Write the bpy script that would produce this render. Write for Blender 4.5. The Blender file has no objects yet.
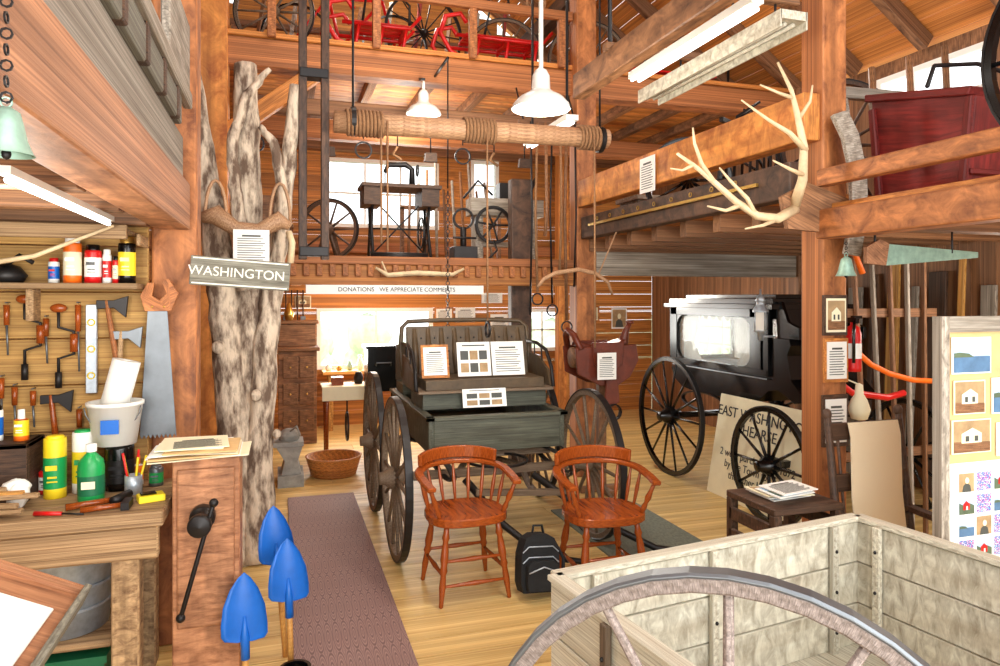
import bpy, math, random
from mathutils import Vector as V, Matrix
random.seed(7)
pi=math.pi
sc=bpy.context.scene
try:
    sc.view_settings.view_transform='Standard'; sc.view_settings.exposure=0
except Exception: pass

# ---------------------------------------------------------------- materials
MT={}
def lin(c): return tuple((x/12.92 if x<=.04045 else ((x+.055)/1.055)**2.4) for x in c)+(1,)
def base(name,rough,metal):
    mt=bpy.data.materials.new(name); mt.use_nodes=True
    nt=mt.node_tree; b=nt.nodes['Principled BSDF']
    b.inputs['Roughness'].default_value=rough; b.inputs['Metallic'].default_value=metal
    MT[name]=mt
    return mt,nt,b
def N(nt,t,**k):
    n=nt.nodes.new(t)
    for a,b in k.items(): setattr(n,a,b)
    return n
def wood(name,c1,c2,rough=.6,su=1.6,sv=26,bump=.25,st=.55):
    mt,nt,b=base(name,rough,0); L=nt.links
    tc=N(nt,'ShaderNodeTexCoord'); mp=N(nt,'ShaderNodeMapping'); mp.inputs['Scale'].default_value=(su,sv,1)
    L.new(tc.outputs['UV'],mp.inputs['Vector'])
    no=N(nt,'ShaderNodeTexNoise'); no.inputs['Scale'].default_value=1; no.inputs['Detail'].default_value=6; no.inputs['Roughness'].default_value=.65; no.inputs['Distortion'].default_value=.6
    L.new(mp.outputs[0],no.inputs['Vector'])
    cr=N(nt,'ShaderNodeValToRGB'); cr.color_ramp.elements[0].position=.33; cr.color_ramp.elements[1].position=.62
    cr.color_ramp.elements[0].color=lin(c2); cr.color_ramp.elements[1].color=lin(c1)
    L.new(no.outputs['Fac'],cr.inputs[0])
    n2=N(nt,'ShaderNodeTexNoise'); n2.inputs['Scale'].default_value=2.6; n2.inputs['Detail'].default_value=5
    L.new(tc.outputs['UV'],n2.inputs['Vector'])
    r2=N(nt,'ShaderNodeValToRGB'); r2.color_ramp.elements[0].position=.35; r2.color_ramp.elements[1].position=.62
    r2.color_ramp.elements[0].color=(st,st*.94,st*.88,1); r2.color_ramp.elements[1].color=(1.0,1.0,1.0,1)
    L.new(n2.outputs['Fac'],r2.inputs[0])
    at=N(nt,'ShaderNodeAttribute'); at.attribute_name='tint'
    m1=N(nt,'ShaderNodeMix',data_type='RGBA',blend_type='MULTIPLY'); m1.inputs[0].default_value=1
    m2=N(nt,'ShaderNodeMix',data_type='RGBA',blend_type='MULTIPLY'); m2.inputs[0].default_value=1
    L.new(cr.outputs[0],m1.inputs[6]); L.new(at.outputs['Color'],m1.inputs[7])
    L.new(m1.outputs[2],m2.inputs[6]); L.new(r2.outputs[0],m2.inputs[7])
    L.new(m2.outputs[2],b.inputs['Base Color'])
    bp=N(nt,'ShaderNodeBump'); bp.inputs['Strength'].default_value=bump; bp.inputs['Distance'].default_value=.01
    L.new(no.outputs['Fac'],bp.inputs['Height']); L.new(bp.outputs[0],b.inputs['Normal'])
def plain(name,c,rough=.5,metal=0,var=.2,scale=9,bump=0,c2=None,map3=None):
    mt,nt,b=base(name,rough,metal); L=nt.links
    tc=N(nt,'ShaderNodeTexCoord'); mp=N(nt,'ShaderNodeMapping'); mp.inputs['Scale'].default_value=map3 or (1,1,1)
    no=N(nt,'ShaderNodeTexNoise'); no.inputs['Scale'].default_value=scale; no.inputs['Detail'].default_value=6; no.inputs['Roughness'].default_value=.6
    L.new(tc.outputs['Object'],mp.inputs['Vector']); L.new(mp.outputs[0],no.inputs['Vector'])
    cr=N(nt,'ShaderNodeValToRGB'); l=lin(c)
    cr.color_ramp.elements[0].position=.40 if c2 else .3; cr.color_ramp.elements[1].position=.58 if c2 else .7
    cr.color_ramp.elements[0].color=lin(c2) if c2 else tuple(x*(1-var) for x in l[:3])+(1,); cr.color_ramp.elements[1].color=tuple(min(1,x*(1+var*.5)) for x in l[:3])+(1,)
    L.new(no.outputs['Fac'],cr.inputs[0]); L.new(cr.outputs[0],b.inputs['Base Color'])
    if bump:
        bp=N(nt,'ShaderNodeBump'); bp.inputs['Strength'].default_value=bump; bp.inputs['Distance'].default_value=.02
        L.new(no.outputs['Fac'],bp.inputs['Height']); L.new(bp.outputs[0],b.inputs['Normal'])
def emis(name,c,s):
    mt,nt,b=base(name,.5,0)
    b.inputs['Base Color'].default_value=lin(c); b.inputs['Emission Color'].default_value=lin(c); b.inputs['Emission Strength'].default_value=s
def prints(name,cols,scale,mode='noise'):
    mt,nt,b=base(name,.7,0); L=nt.links
    tc=N(nt,'ShaderNodeTexCoord')
    if mode=='vor':
        t=N(nt,'ShaderNodeTexVoronoi',distance='CHEBYCHEV'); t.inputs['Scale'].default_value=scale; t.inputs['Randomness'].default_value=0
        s=N(nt,'ShaderNodeSeparateColor'); L.new(tc.outputs['UV'],t.inputs['Vector']); L.new(t.outputs['Color'],s.inputs[0]); o=s.outputs[0]
    elif mode=='dist':
        t=N(nt,'ShaderNodeTexVoronoi'); t.inputs['Scale'].default_value=scale; t.inputs['Randomness'].default_value=0
        L.new(tc.outputs['UV'],t.inputs['Vector']); q=N(nt,'ShaderNodeMath',operation='SINE'); k=N(nt,'ShaderNodeMath',operation='MULTIPLY'); k.inputs[1].default_value=24
        L.new(t.outputs['Distance'],k.inputs[0]); L.new(k.outputs[0],q.inputs[0]); k2=N(nt,'ShaderNodeMath',operation='MULTIPLY_ADD'); k2.inputs[1].default_value=.5; k2.inputs[2].default_value=.5
        L.new(q.outputs[0],k2.inputs[0]); o=k2.outputs[0]
    else:
        t=N(nt,'ShaderNodeTexNoise'); t.inputs['Scale'].default_value=scale; t.inputs['Detail'].default_value=4; o=t.outputs['Fac']; L.new(tc.outputs['UV'],t.inputs['Vector'])
    cr=N(nt,'ShaderNodeValToRGB'); e=cr.color_ramp.elements
    while len(e)<len(cols): e.new(.5)
    n=len(cols)
    for i,c in enumerate(cols):
        e[i].position=(.3+.4*i/(n-1)) if mode=='noise' else i/(n-1)*.9
        e[i].color=lin(c)
    if mode=='vor': cr.color_ramp.interpolation='CONSTANT'
    L.new(o,cr.inputs[0]); L.new(cr.outputs[0],b.inputs['Base Color'])

wood('w_orange',(.96,.65,.32),(.68,.37,.15))
wood('w_amber',(.98,.76,.42),(.78,.50,.20))
wood('w_back',(.95,.64,.29),(.64,.37,.14))
wood('w_brown',(.70,.50,.34),(.38,.24,.14))
wood('w_red',(.84,.54,.31),(.50,.28,.14))
wood('w_dark',(.42,.30,.22),(.18,.12,.08))
wood('w_gray',(.80,.76,.70),(.48,.44,.39),.75)
wood('w_wgray',(.62,.61,.55),(.38,.37,.33),.75)
wood('w_floor',(.97,.86,.58),(.83,.66,.37),.5,1.2,18,.12,.74)
wood('w_bench',(.84,.70,.52),(.50,.37,.25),.7)
wood('w_tool',(.93,.75,.44),(.68,.48,.24),.7)
wood('w_vise',(.84,.60,.43),(.56,.35,.22),.6)
wood('w_chair',(.72,.36,.13),(.44,.17,.05),.2,2,22,.05,.8)
wood('w_pale',(.88,.87,.80),(.62,.59,.52),.75,1.6,30,.3,.82)
wood('w_wheelgray',(.66,.60,.57),(.40,.35,.33),.7)
wood('w_wheel',(.58,.50,.41),(.32,.25,.19),.6)
wood('w_cart',(.44,.45,.38),(.25,.26,.21),.5)
wood('w_log',(.86,.69,.53),(.60,.43,.30),.6,1.5,16,.15,.75)
wood('w_dkred',(.62,.19,.17),(.40,.10,.10),.55)
plain('bark',(.84,.77,.68),.9,0,.1,16,1.0,(.42,.34,.28),(1,1,.34))
plain('iron',(.17,.16,.16),.45,.6); plain('steel',(.46,.48,.50),.4,.7); plain('galv',(.72,.76,.80),.4,.5,.25,30)
plain('black',(.03,.03,.035),.2,0,.1); plain('leather',(.34,.27,.18),.5,0,.35,14,.2); plain('brleather',(.42,.17,.09),.4,0,.4,14,.2)
plain('white',(.97,.97,.95),.5,0,.05); plain('enamel',(.95,.95,.92),.25,0,.05); plain('cream',(.96,.93,.80),.7,0,.06); plain('bone',(.88,.78,.62),.55,0,.3,12)
plain('blue',(.05,.40,.78),.4,0,.15); plain('green',(.10,.62,.32),.35,0,.15); plain('dkgreen',(.08,.42,.27),.45,0,.2)
plain('red',(.84,.10,.10),.35,0,.15); plain('orange',(.97,.45,.10),.45,0,.1); plain('yellow',(.98,.86,.15),.45,0,.15)
plain('tan',(.86,.72,.50),.8,0,.15); plain('rope',(.60,.44,.30),.9,0,.35,60,.4); plain('fabric_black',(.07,.08,.09),.8,0,.4,20,.3)
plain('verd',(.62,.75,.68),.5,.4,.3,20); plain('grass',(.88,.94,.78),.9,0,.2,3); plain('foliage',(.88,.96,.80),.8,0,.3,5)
plain('text_black',(.08,.08,.08),.6); plain('text_white',(.95,.94,.88),.6); plain('text_gray',(.30,.31,.29),.6)
plain('stone',(.62,.62,.60),.8,0,.3,15,.3); plain('brass',(.80,.64,.32),.3,.8)
plain('sky',(.72,.82,.92),.6,0,.15,6); plain('hill',(.36,.42,.32),.7,0,.3,20); plain('sepia',(.70,.58,.42),.7,0,.35,16); plain('sea',(.34,.48,.62),.6,0,.3,16)
emis('lampglow',(1,.97,.9),5); emis('tube',(1,1,.98),3.5)
prints('rug_mauve',[(.44,.34,.33),(.66,.54,.52),(.54,.43,.41)],13,'dist'); prints('rug_gray',[(.36,.39,.34),(.50,.52,.46)],60)
prints('photo_c',[(.25,.3,.7),(.8,.4,.6),(.92,.92,.95),(.35,.65,.8),(.45,.25,.55)],26,'vor')
prints('crochet',[(.97,.92,.78),(.62,.48,.32),(.98,.94,.84)],10,'dist')
mt,nt,b=base('glass',.03,0); b.inputs['Alpha'].default_value=.25; b.inputs['Base Color'].default_value=(.75,.85,.85,1)

# ---------------------------------------------------------------- mesh builder
def basis(ax,up=V((0,0,1))):
    z=V(ax).normalized()
    if abs(z.dot(up))>.98: up=V((0,1,0)) if abs(z.y)<.9 else V((1,0,0))
    x=up.cross(z).normalized(); y=z.cross(x)
    return x,y,z
class M:
    def __init__(s): s.v=[];s.f=[];s.m=[];s.uv=[];s.t=[];s.sm=[]
    def add(s,vs,fs,uvs,mat=0,tint=None,smooth=False):
        o=len(s.v); s.v+=[tuple(p) for p in vs]
        if tint is None: tint=random.uniform(.74,1.12)
        ou=random.uniform(0,50); ov=random.uniform(0,50)
        for f,u in zip(fs,uvs):
            s.f.append([i+o for i in f]); s.m.append(mat); s.sm.append(smooth); s.t.append(tint)
            s.uv.append([(a+ou,b_+ov) for a,b_ in u])
    def obox(s,c,X,Y,Z,sx,sy,sz,mat=0,tint=None):
        c=V(c); h=(sx/2,sy/2,sz/2); S=(sx,sy,sz); L=S.index(max(S))
        loc=[(i*h[0],j*h[1],k*h[2]) for i in(-1,1) for j in(-1,1) for k in(-1,1)]
        vs=[c+X*p[0]+Y*p[1]+Z*p[2] for p in loc]
        fs=[((0,1,3,2),0),((4,6,7,5),0),((0,4,5,1),1),((2,3,7,6),1),((0,2,6,4),2),((1,5,7,3),2)]
        F=[];U=[]
        for f,n in fs:
            ax=[a for a in(0,1,2) if a!=n]
            if L in ax: a=L; b_=[q for q in ax if q!=L][0]
            else: a,b_=ax
            F.append(f); U.append([(loc[i][a],loc[i][b_]) for i in f])
        s.add(vs,F,U,mat,tint)
    def box(s,x0,x1,y0,y1,z0,z1,mat=0,tint=None,rz=0):
        R=Matrix.Rotation(rz,3,'Z')
        s.obox(((x0+x1)/2,(y0+y1)/2,(z0+z1)/2),R@V((1,0,0)),R@V((0,1,0)),V((0,0,1)),abs(x1-x0),abs(y1-y0),abs(z1-z0),mat,tint)
    def beam(s,p0,p1,w,h,mat=0,up=V((0,0,1)),tint=None):
        p0=V(p0);p1=V(p1); x,y,z=basis(p1-p0,up)
        s.obox((p0+p1)/2,x,y,z,w,h,(p1-p0).length,mat,tint)
    def tube(s,pts,r,n=8,mat=0,tint=None,smooth=True,jit=0,closed=False):
        pts=[V(p) for p in pts]; k=len(pts)
        if not hasattr(r,'__len__'): r=[r]*k
        T=[]
        for i in range(k):
            a=pts[(i-1)%k] if (closed or i>0) else pts[i]; b_=pts[(i+1)%k] if (closed or i<k-1) else pts[i]
            T.append((b_-a).normalized())
        x,y,z=basis(T[0]); vs=[];ln=[0]
        for i in range(k):
            if i: 
                x=(x-T[i]*x.dot(T[i])).normalized(); ln.append(ln[-1]+(pts[i]-pts[i-1]).length)
            y=T[i].cross(x)
            for j in range(n):
                a=2*pi*j/n; rr=r[i]*(1+(random.uniform(-jit,jit) if jit else 0))
                vs.append(pts[i]+(x*math.cos(a)+y*math.sin(a))*rr)
        F=[];U=[]; rm=max(r)
        for i in range(k if closed else k-1):
            i2=(i+1)%k; l2=ln[i2] if i2 else ln[i]+.1
            for j in range(n):
                j2=(j+1)%n
                F.append((i*n+j,i*n+j2,i2*n+j2,i2*n+j))
                c=2*pi*rm/n
                U.append([(ln[i],j*c),(ln[i],(j+1)*c),(l2,(j+1)*c),(l2,j*c)])
        if not closed:
            F.append(tuple(range(n-1,-1,-1))); U.append([(0,0)]*n)
            F.append(tuple((k-1)*n+j for j in range(n))); U.append([(0,0)]*n)
        s.add(vs,F,U,mat,tint,smooth)
    def cyl(s,p0,p1,r0,r1=None,n=12,mat=0,tint=None): s.tube([p0,p1],[r0,r0 if r1 is None else r1],n,mat,tint)
    def strip(s,pts,w,h,mat=0,up=V((0,0,1)),tint=None,closed=False,side=None):
        pts=[V(p) for p in pts];k=len(pts);vs=[];ln=[0]
        for i in range(k):
            a=pts[(i-1)%k] if (closed or i>0) else pts[i]; b_=pts[(i+1)%k] if (closed or i<k-1) else pts[i]
            t=(b_-a).normalized(); sd=V(side) if side is not None else t.cross(up).normalized(); u=sd.cross(t).normalized()
            if i: ln.append(ln[-1]+(pts[i]-pts[i-1]).length)
            for q,e in((-1,-1),(1,-1),(1,1),(-1,1)): vs.append(pts[i]+sd*q*w/2+u*e*h/2)
        F=[];U=[];W=(w,h,w,h)
        for i in range(k if closed else k-1):
            i2=(i+1)%k; l2=ln[i2] if i2 else ln[i]+.1
            for j in range(4):
                j2=(j+1)%4; F.append((i*4+j,i*4+j2,i2*4+j2,i2*4+j)); U.append([(ln[i],0),(ln[i],W[j]),(l2,W[j]),(l2,0)])
        if not closed:
            F.append((3,2,1,0));U.append([(0,0)]*4);F.append(tuple((k-1)*4+j for j in range(4)));U.append([(0,0)]*4)
        s.add(vs,F,U,mat,tint)
    def ring(s,c,ax,R,wr,wa,n=36,mat=0,tint=None):
        x,y,z=basis(ax); c=V(c)
        s.strip([c+(x*math.cos(2*pi*i/n)+y*math.sin(2*pi*i/n))*R for i in range(n)],wr,wa,mat,z,tint,True)
    def lathe(s,prof,c=(0,0,0),ax=(0,0,1),n=20,mat=0,tint=1,smooth=True):
        x,y,z=basis(ax); c=V(c); vs=[];F=[];U=[]
        for r,h in prof:
            for j in range(n):
                a=2*pi*j/n; vs.append(c+z*h+(x*math.cos(a)+y*math.sin(a))*max(r,.0004))
        for i in range(len(prof)-1):
            for j in range(n):
                j2=(j+1)%n; F.append((i*n+j,i*n+j2,(i+1)*n+j2,(i+1)*n+j)); U.append([(i*.05,j/n),(i*.05,(j+1)/n),(i*.05+.05,(j+1)/n),(i*.05+.05,j/n)])
        s.add(vs,F,U,mat,tint,smooth)
    def ell(s,c,r,mat=0,n=12,tint=1,X=V((1,0,0)),Y=V((0,1,0)),Z=V((0,0,1)),jit=0):
        c=V(c);vs=[];F=[];U=[];m=n//2+1
        for i in range(m+1):
            p=pi*i/m
            for j in range(n):
                a=2*pi*j/n;q=1+random.uniform(-jit,jit)
                vs.append(c+(X*(r[0]*max(math.sin(p),.01)*math.cos(a))+Y*(r[1]*max(math.sin(p),.01)*math.sin(a))+Z*(-r[2]*math.cos(p)))*q)
        for i in range(m):
            for j in range(n):
                j2=(j+1)%n;F.append((i*n+j,i*n+j2,(i+1)*n+j2,(i+1)*n+j));U.append([(0,0),(0,.1),(.1,.1),(.1,0)])
        s.add(vs,F,U,mat,tint,True)
    def prism(s,poly,o,ax,ay,t,mat=0,tint=None):
        o=V(o);ax=V(ax);ay=V(ay);nz=ax.cross(ay).normalized();k=len(poly)
        vs=[o+ax*p[0]+ay*p[1]-nz*t/2 for p in poly]+[o+ax*p[0]+ay*p[1]+nz*t/2 for p in poly]
        F=[tuple(range(k-1,-1,-1)),tuple(range(k,2*k))];U=[[poly[i] for i in F[0]],[poly[i-k] for i in F[1]]]
        for i in range(k):
            j=(i+1)%k;F.append((i,j,j+k,i+k));U.append([(0,0),(.1,0),(.1,t),(0,t)])
        s.add(vs,F,U,mat,tint)
    def panel(s,c,ax,ay,w,h,t=.004,mat=0,tint=1):
        ax=V(ax).normalized();ay=V(ay).normalized();nz=ax.cross(ay)
        s.obox(c,ax,ay,nz,w,h,t,mat,tint)
def obj(name,m,mats,bevel=0,parent=None,seg=None):
    me=bpy.data.meshes.new(name)
    xs=[p[0] for p in m.v];ys=[p[1] for p in m.v];zs=[p[2] for p in m.v]
    o=V(((min(xs)+max(xs))/2,(min(ys)+max(ys))/2,min(zs)))
    me.from_pydata([tuple(V(p)-o) for p in m.v],[],m.f)
    uvl=me.uv_layers.new(name='UVMap'); col=me.color_attributes.new('tint','FLOAT_COLOR','CORNER')
    fu=[];fc=[]
    for u,t in zip(m.uv,m.t):
        for a in u: fu+=[a[0],a[1]]; fc+=[t,t,t,1]
    uvl.data.foreach_set('uv',fu); col.data.foreach_set('color',fc)
    me.polygons.foreach_set('material_index',m.m); me.polygons.foreach_set('use_smooth',m.sm)
    for q in mats: me.materials.append(MT[q])
    ob=bpy.data.objects.new(name,me); ob.location=o; sc.collection.objects.link(ob)
    if bevel:
        bm=ob.modifiers.new('bevel','BEVEL'); bm.width=bevel; bm.segments=seg or (1 if bevel<.01 else 2); bm.limit_method='ANGLE'; bm.angle_limit=.9
    if parent:
        ob.parent=parent; ob.location=o-parent.location
    return ob
def text(body,size,o,ax,ay,mat,parent,ex=.001,align='CENTER',sx=1):
    cu=bpy.data.curves.new('lettering','FONT'); cu.body=body; cu.size=size; cu.extrude=ex; cu.align_x=align; cu.align_y='CENTER'
    cu.materials.append(MT[mat]); ob=bpy.data.objects.new('lettering',cu); sc.collection.objects.link(ob)
    ax=V(ax).normalized();ay=V(ay).normalized();nz=ax.cross(ay)
    R=Matrix((ax*sx,ay,nz)).transposed().to_4x4(); R.translation=V(o)-parent.location
    ob.parent=parent; ob.matrix_local=R
    return ob
EX=V((1,0,0));EY=V((0,1,0));EZ=V((0,0,1))
PL=['w_brown','white','sky','hill','text_gray','tan','w_dark','sepia','red','sea','cream','photo_c','w_orange','w_gray']
def pic(m,c,ax,ay,w,h,kind,frame=None,border=.07):
    ax=V(ax).normalized();ay=V(ay).normalized();n=ax.cross(ay);c=V(c)
    t=.004
    if frame is not None: m.panel(c,ax,ay,w,h,.016,frame,.95); c=c+n*.009; w*=.84;h*=.84
    m.panel(c,ax,ay,w,h,t,1 if kind not in('sepia','tan') else 10); c=c+n*.003
    iw=w*(1-border*2);ih=h*(1-border*2)
    def lay(k,pts,mi): m.prism([(x*iw/2,y*ih/2) for x,y in pts],c+n*.0012*k,ax,ay,.001,mi,1)
    full=[(-1,-1),(1,-1),(1,1),(-1,1)]
    if kind=='barn':
        lay(0,full,2); lay(1,[(-1,-1),(1,-1),(1,-.1),(.3,.2),(-.4,-.05),(-1,.25)],3); lay(2,[(-.5,-.5),(.35,-.5),(.35,.1),(-.08,.45),(-.5,.1)],8); lay(3,[(-.15,-.5),(.05,-.5),(.05,-.1),(-.15,-.1)],1)
    elif kind=='sea':
        lay(0,full,2); lay(1,[(-1,-1),(1,-1),(1,-.05),(-1,-.05)],9); lay(2,[(-1,-.1),(.1,-.1),(-.2,.12),(-.7,.2),(-1,.15)],3)
    elif kind=='sepia':
        lay(0,full,7); lay(1,[(-1,-1),(1,-1),(1,-.4),(-1,-.3)],0); lay(2,[(-.6,-.4),(.5,-.4),(.5,.2),(0,.55),(-.6,.2)],10); lay(3,[(-.4,-.3),(-.2,-.3),(-.2,.05),(-.4,.05)],4);lay(3,[(.1,-.3),(.3,-.3),(.3,.05),(.1,.05)],4)
    elif kind=='portrait':
        lay(0,full,7); lay(1,[(-.6,-1),(.6,-1),(.45,-.3),(.15,-.1),(-.15,-.1),(-.45,-.3)],4); lay(2,[(.22*math.cos(a)*1.2,.25+.33*math.sin(a)) for a in [2*pi*i/12 for i in range(12)]],10)
    elif kind=='mix':
        lay(0,full,11)
    elif kind=='doc' or kind=='tan':
        y=.85; i=0
        lay(0,[(-.6,.8),(.6,.8),(.6,.68),(-.6,.68)],4)
        while y>-.8:
            y-=.16; r=.9-.25*((i*7)%3)/2; i+=1
            if y<.6: lay(0,[(-.9,y),(r,y),(r,y+.05),(-.9,y+.05)],4)
    elif kind=='strips':
        for r in range(2):
            for q in range(3): x0=-.95+q*.66; y0=-.9+r*.85; lay(0,[(x0,y0),(x0+.56,y0),(x0+.56,y0+.62),(x0,y0+.62)],4 if (q+r)%2 else 7)
        lay(0,[(-.8,.88),(.8,.88),(.8,.97),(-.8,.97)],4)
def picture(name,c,w,h,kind,frame=None,ax=EX,ay=EZ):
    m=M(); pic(m,c,ax,ay,w,h,kind,frame); return obj(name,m,PL)
def wheel(m,c,ax,R,ns=12,wd=0,ir=1,rim=.04,th=.045,hub=.07):
    c=V(c);x,y,z=basis(ax)
    m.ring(c,z,R-rim/2-.006,rim,th,44,wd); m.ring(c,z,R-.004,.010,th+.006,44,ir)
    m.lathe([(0,-hub*1.5),(hub*.55,-hub*1.5),(hub*.6,-hub),(hub,-hub*.5),(hub,hub*.5),(hub*.6,hub),(hub*.5,hub*1.6),(0,hub*1.6)],c,z,16,wd)
    m.ring(c+z*hub*.9,z,hub*.66,.012,.02,16,ir)
    for i in range(ns):
        a=2*pi*i/ns; d=x*math.cos(a)+y*math.sin(a)
        m.tube([c+d*hub*.8,c+d*(R*.45),c+d*(R-rim)],[th*.42,th*.34,th*.30],6,wd)

# ---------------------------------------------------------------- room shell
m=M(); y=-1.0
while y<9.3:
    w=random.choice([.17,.2,.22,.25]); x=-3.0
    while x<5.4:
        l=random.uniform(2.2,4.2); x1=min(5.4,x+l)
        m.box(x,x1-.004,y,min(y+w,9.34)-.006,-.04,0,0,random.uniform(.86,1.07)); x=x1
    y+=w
m.box(-3,5.4,-1,9.34,-.09,-.041,0,.3)
obj('floor',m,['w_floor'])
RX,RZ=1.2,6.7
def roofz(x): return RZ-(x-RX)*2.9/4.1 if x>RX else RZ-(RX-x)*2.7/3.9
def wallp(name,plane,pos,a0,a1,z0,z1,wins,mats,vert=False,bw=.19,t=.03,gable=False):
    m=M()
    if vert:
        a=a0
        while a<a1-.01:
            b_=min(a1,a+bw*random.uniform(.8,1.2)); segs=[(z0,z1)]
            for (w0,w1,q0,q1) in wins:
                if a<w1 and b_>w0:
                    segs=[s_ for g in segs for s_ in((g[0],min(g[1],q0)),(max(g[0],q1),g[1])) if s_[1]-s_[0]>.01]
            for g in segs:
                if plane=='y': m.box(a,b_-.004,pos,pos+t,g[0],g[1],0)
                else: m.box(pos,pos+t,a,b_-.004,g[0],g[1],0)
            a=b_
    else:
        cuts=sorted(set([z0+i*bw for i in range(int((z1-z0)/bw)+1)]+[z1]+[q for w in wins for q in w[2:] if z0<q<z1]))
        for q0,q1 in zip(cuts,cuts[1:]):
            if q1-q0<.01: continue
            A0,A1=a0,a1
            if gable:
                h=(RZ-q1)
                if h<=.05: continue
                A0=max(a0,RX-h*3.9/2.7); A1=min(a1,RX+h*4.1/2.9)
            segs=[(A0,A1)]
            for (w0,w1,p0,p1) in wins:
                if q0<p1-.001 and q1>p0+.001:
                    segs=[s_ for g in segs for s_ in((g[0],min(g[1],w0)),(max(g[0],w1),g[1])) if s_[1]-s_[0]>.01]
            for g in segs:
                if plane=='y': m.box(g[0],g[1],pos,pos+t,q0,q1-.004,0)
                else: m.box(pos,pos+t,g[0],g[1],q0,q1-.004,0)
    return obj(name,m,mats)
winB=[(.50,1.92,.78,1.47),(.60,2.0,2.62,3.42),(2.55,2.85,2.9,3.5),(3.3,3.8,.95,1.45),(2.3,2.95,4.35,4.9),(.5,1.1,4.4,4.9)]
wallp('wall_back','y',9.3,-3,5.3,0,6.6,winB,['w_back'],gable=True)
winR=[(6.95,8.15,.85,1.5),(4.1,5.1,3.05,3.62),(2.6,3.5,3.0,3.6)]
wallp('wall_right','x',5.3,-1,9.3,0,3.8,winR,['w_brown'],vert=True)
wallp('wall_left','x',-2.7,-1,9.3,0,4.0,[],['w_brown'],vert=True)
def window(name,plane,pos,w,nx,nz):
    a0,a1,z0,z1=w; m=M()
    def bx(a,b_,q,r,d0,d1,mt):
        if plane=='y': m.box(a,b_,pos+d0,pos+d1,q,r,mt)
        else: m.box(pos+d0,pos+d1,a,b_,q,r,mt)
    f=.05
    bx(a0-f,a1+f,z1,z1+f,-.02,.05,0);bx(a0-f,a1+f,z0-f,z0,-.03,.05,0);bx(a0-f,a0,z0,z1,-.02,.05,0);bx(a1,a1+f,z0,z1,-.02,.05,0)
    for i in range(1,nx): a=a0+(a1-a0)*i/nx; bx(a-.012,a+.012,z0,z1,0,.03,0)
    for i in range(1,nz): q=z0+(z1-z0)*i/nz; bx(a0,a1,q-.012,q+.012,0,.03,0)
    obj(name,m,['white'])
for i,w in enumerate(winB): window('window_%d'%(i+1),'y',9.3,w,[2,3,1,2,2,2][i],[1,2,2,2,2,2][i])
for i,w in enumerate(winR): window('window_%d'%(i+7),'x',5.3,w,[4,3,3][i],[3,2,2][i])
m=M()
for side in(0,1):
    xe=-2.9 if side==0 else 5.5
    p_r=V((RX,0,RZ+.08)); p_e=V((xe,0,roofz(xe)+.08)); n=24
    for i in range(n):
        a=p_r.lerp(p_e,i/n); b_=p_r.lerp(p_e,(i+.97)/n); c=(a+b_)/2; X=(b_-a).normalized(); 
        m.obox(V((c.x,4.2,c.z)),X,EY,X.cross(EY),(b_-a).length,10.6,.02,0)
obj('ceiling',m,['w_orange'])
m=M()
for yy in [0.1+.75*i for i in range(13)]:
    for xe in(-2.65,5.25):
        m.beam((RX,yy,RZ-.02),(xe,yy,roofz(xe)-.02),.09,.13,0)
for xx in(-.8,3.2): m.beam((xx,-.9,roofz(xx)-.18),(xx,9.25,roofz(xx)-.18),.15,.18,1)
obj('roof_rafters',m,['w_brown','w_dark'],.005)

# ---------------------------------------------------------------- timber frame
def post(name,x0,x1,y0,y1,z0,z1,mt): 
    m=M(); m.box(x0,x1,y0,y1,z0,z1,0,1.0); return obj(name,m,[mt],.012)
post('timber_post',-.58,-.38,3.64,3.82,0,4.38,'w_red')
post('timber_post',-.66,-.40,6.0,6.25,0,5.2,'w_orange')
post('timber_post',2.70,2.86,2.98,3.14,0,4.9,'w_red')
post('timber_post',2.60,2.80,5.92,6.1,0,5.1,'w_red')
post('timber_post',2.03,2.23,6.10,6.22,0,2.75,'w_dark')
post('timber_post',5.05,5.28,5.9,6.1,0,3.8,'w_brown')
post('timber_post',3.60,3.75,8.8,8.95,0,4.3,'w_orange')
def tb(name,p0,p1,w,h,mt,bev=.01): 
    m=M(); m.beam(p0,p1,w,h,0,tint=1.0); return obj(name,m,[mt],bev)
tb('tie_beam',(-2.65,6.14,3.66),(5.25,6.14,3.66),.2,.23,'w_red')
tb('tie_beam',(-2.65,3.72,4.5),(5.25,3.72,4.5),.2,.22,'w_orange')
tb('tie_beam',(-.38,6.3,3.30),(2.6,6.3,3.30),.12,.14,'w_brown')
tb('tie_beam',(-.38,7.6,3.42),(5.2,7.6,3.42),.15,.2,'w_red')
tb('wall_girt',(-2.6,9.22,3.62),(5.2,9.22,3.62),.12,.16,'w_brown')
tb('wall_girt',(-2.6,9.22,2.3),(5.2,9.22,2.3),.12,.14,'w_red')
tb('wall_girt',(-2.6,9.22,4.2),(5.2,9.22,4.2),.12,.16,'w_brown')
tb('knee_brace',(-.4,6.12,3.0),(.3,6.12,3.56),.1,.14,'w_orange')
tb('knee_brace',(2.86,3.05,3.3),(3.6,3.05,4.3),.1,.14,'w_brown')
tb('knee_brace',(2.78,2.95,3.35),(2.78,1.9,4.3),.12,.14,'w_dark')
m=M()
for i in range(17):
    yy=6.07+i*.193
    if yy<9.2: m.box(-2.65,2.58,yy,yy+.188,1.94,1.985,0)
for i in range(9): m.box(-2.2+i*.58,-2.08+i*.58,6.1,9.28,1.80,1.94,1)
obj('loft_floor_back',m,['w_amber','w_orange'],.003)
m=M(); m.box(-.38,2.59,5.94,6.06,1.76,1.93,0); m.box(-.38,2.59,5.91,5.97,1.93,2.0,1)
for i in range(28): m.box(-.34+i*.104,-.29+i*.104,5.905,5.94,1.83,1.93,1)
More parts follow.
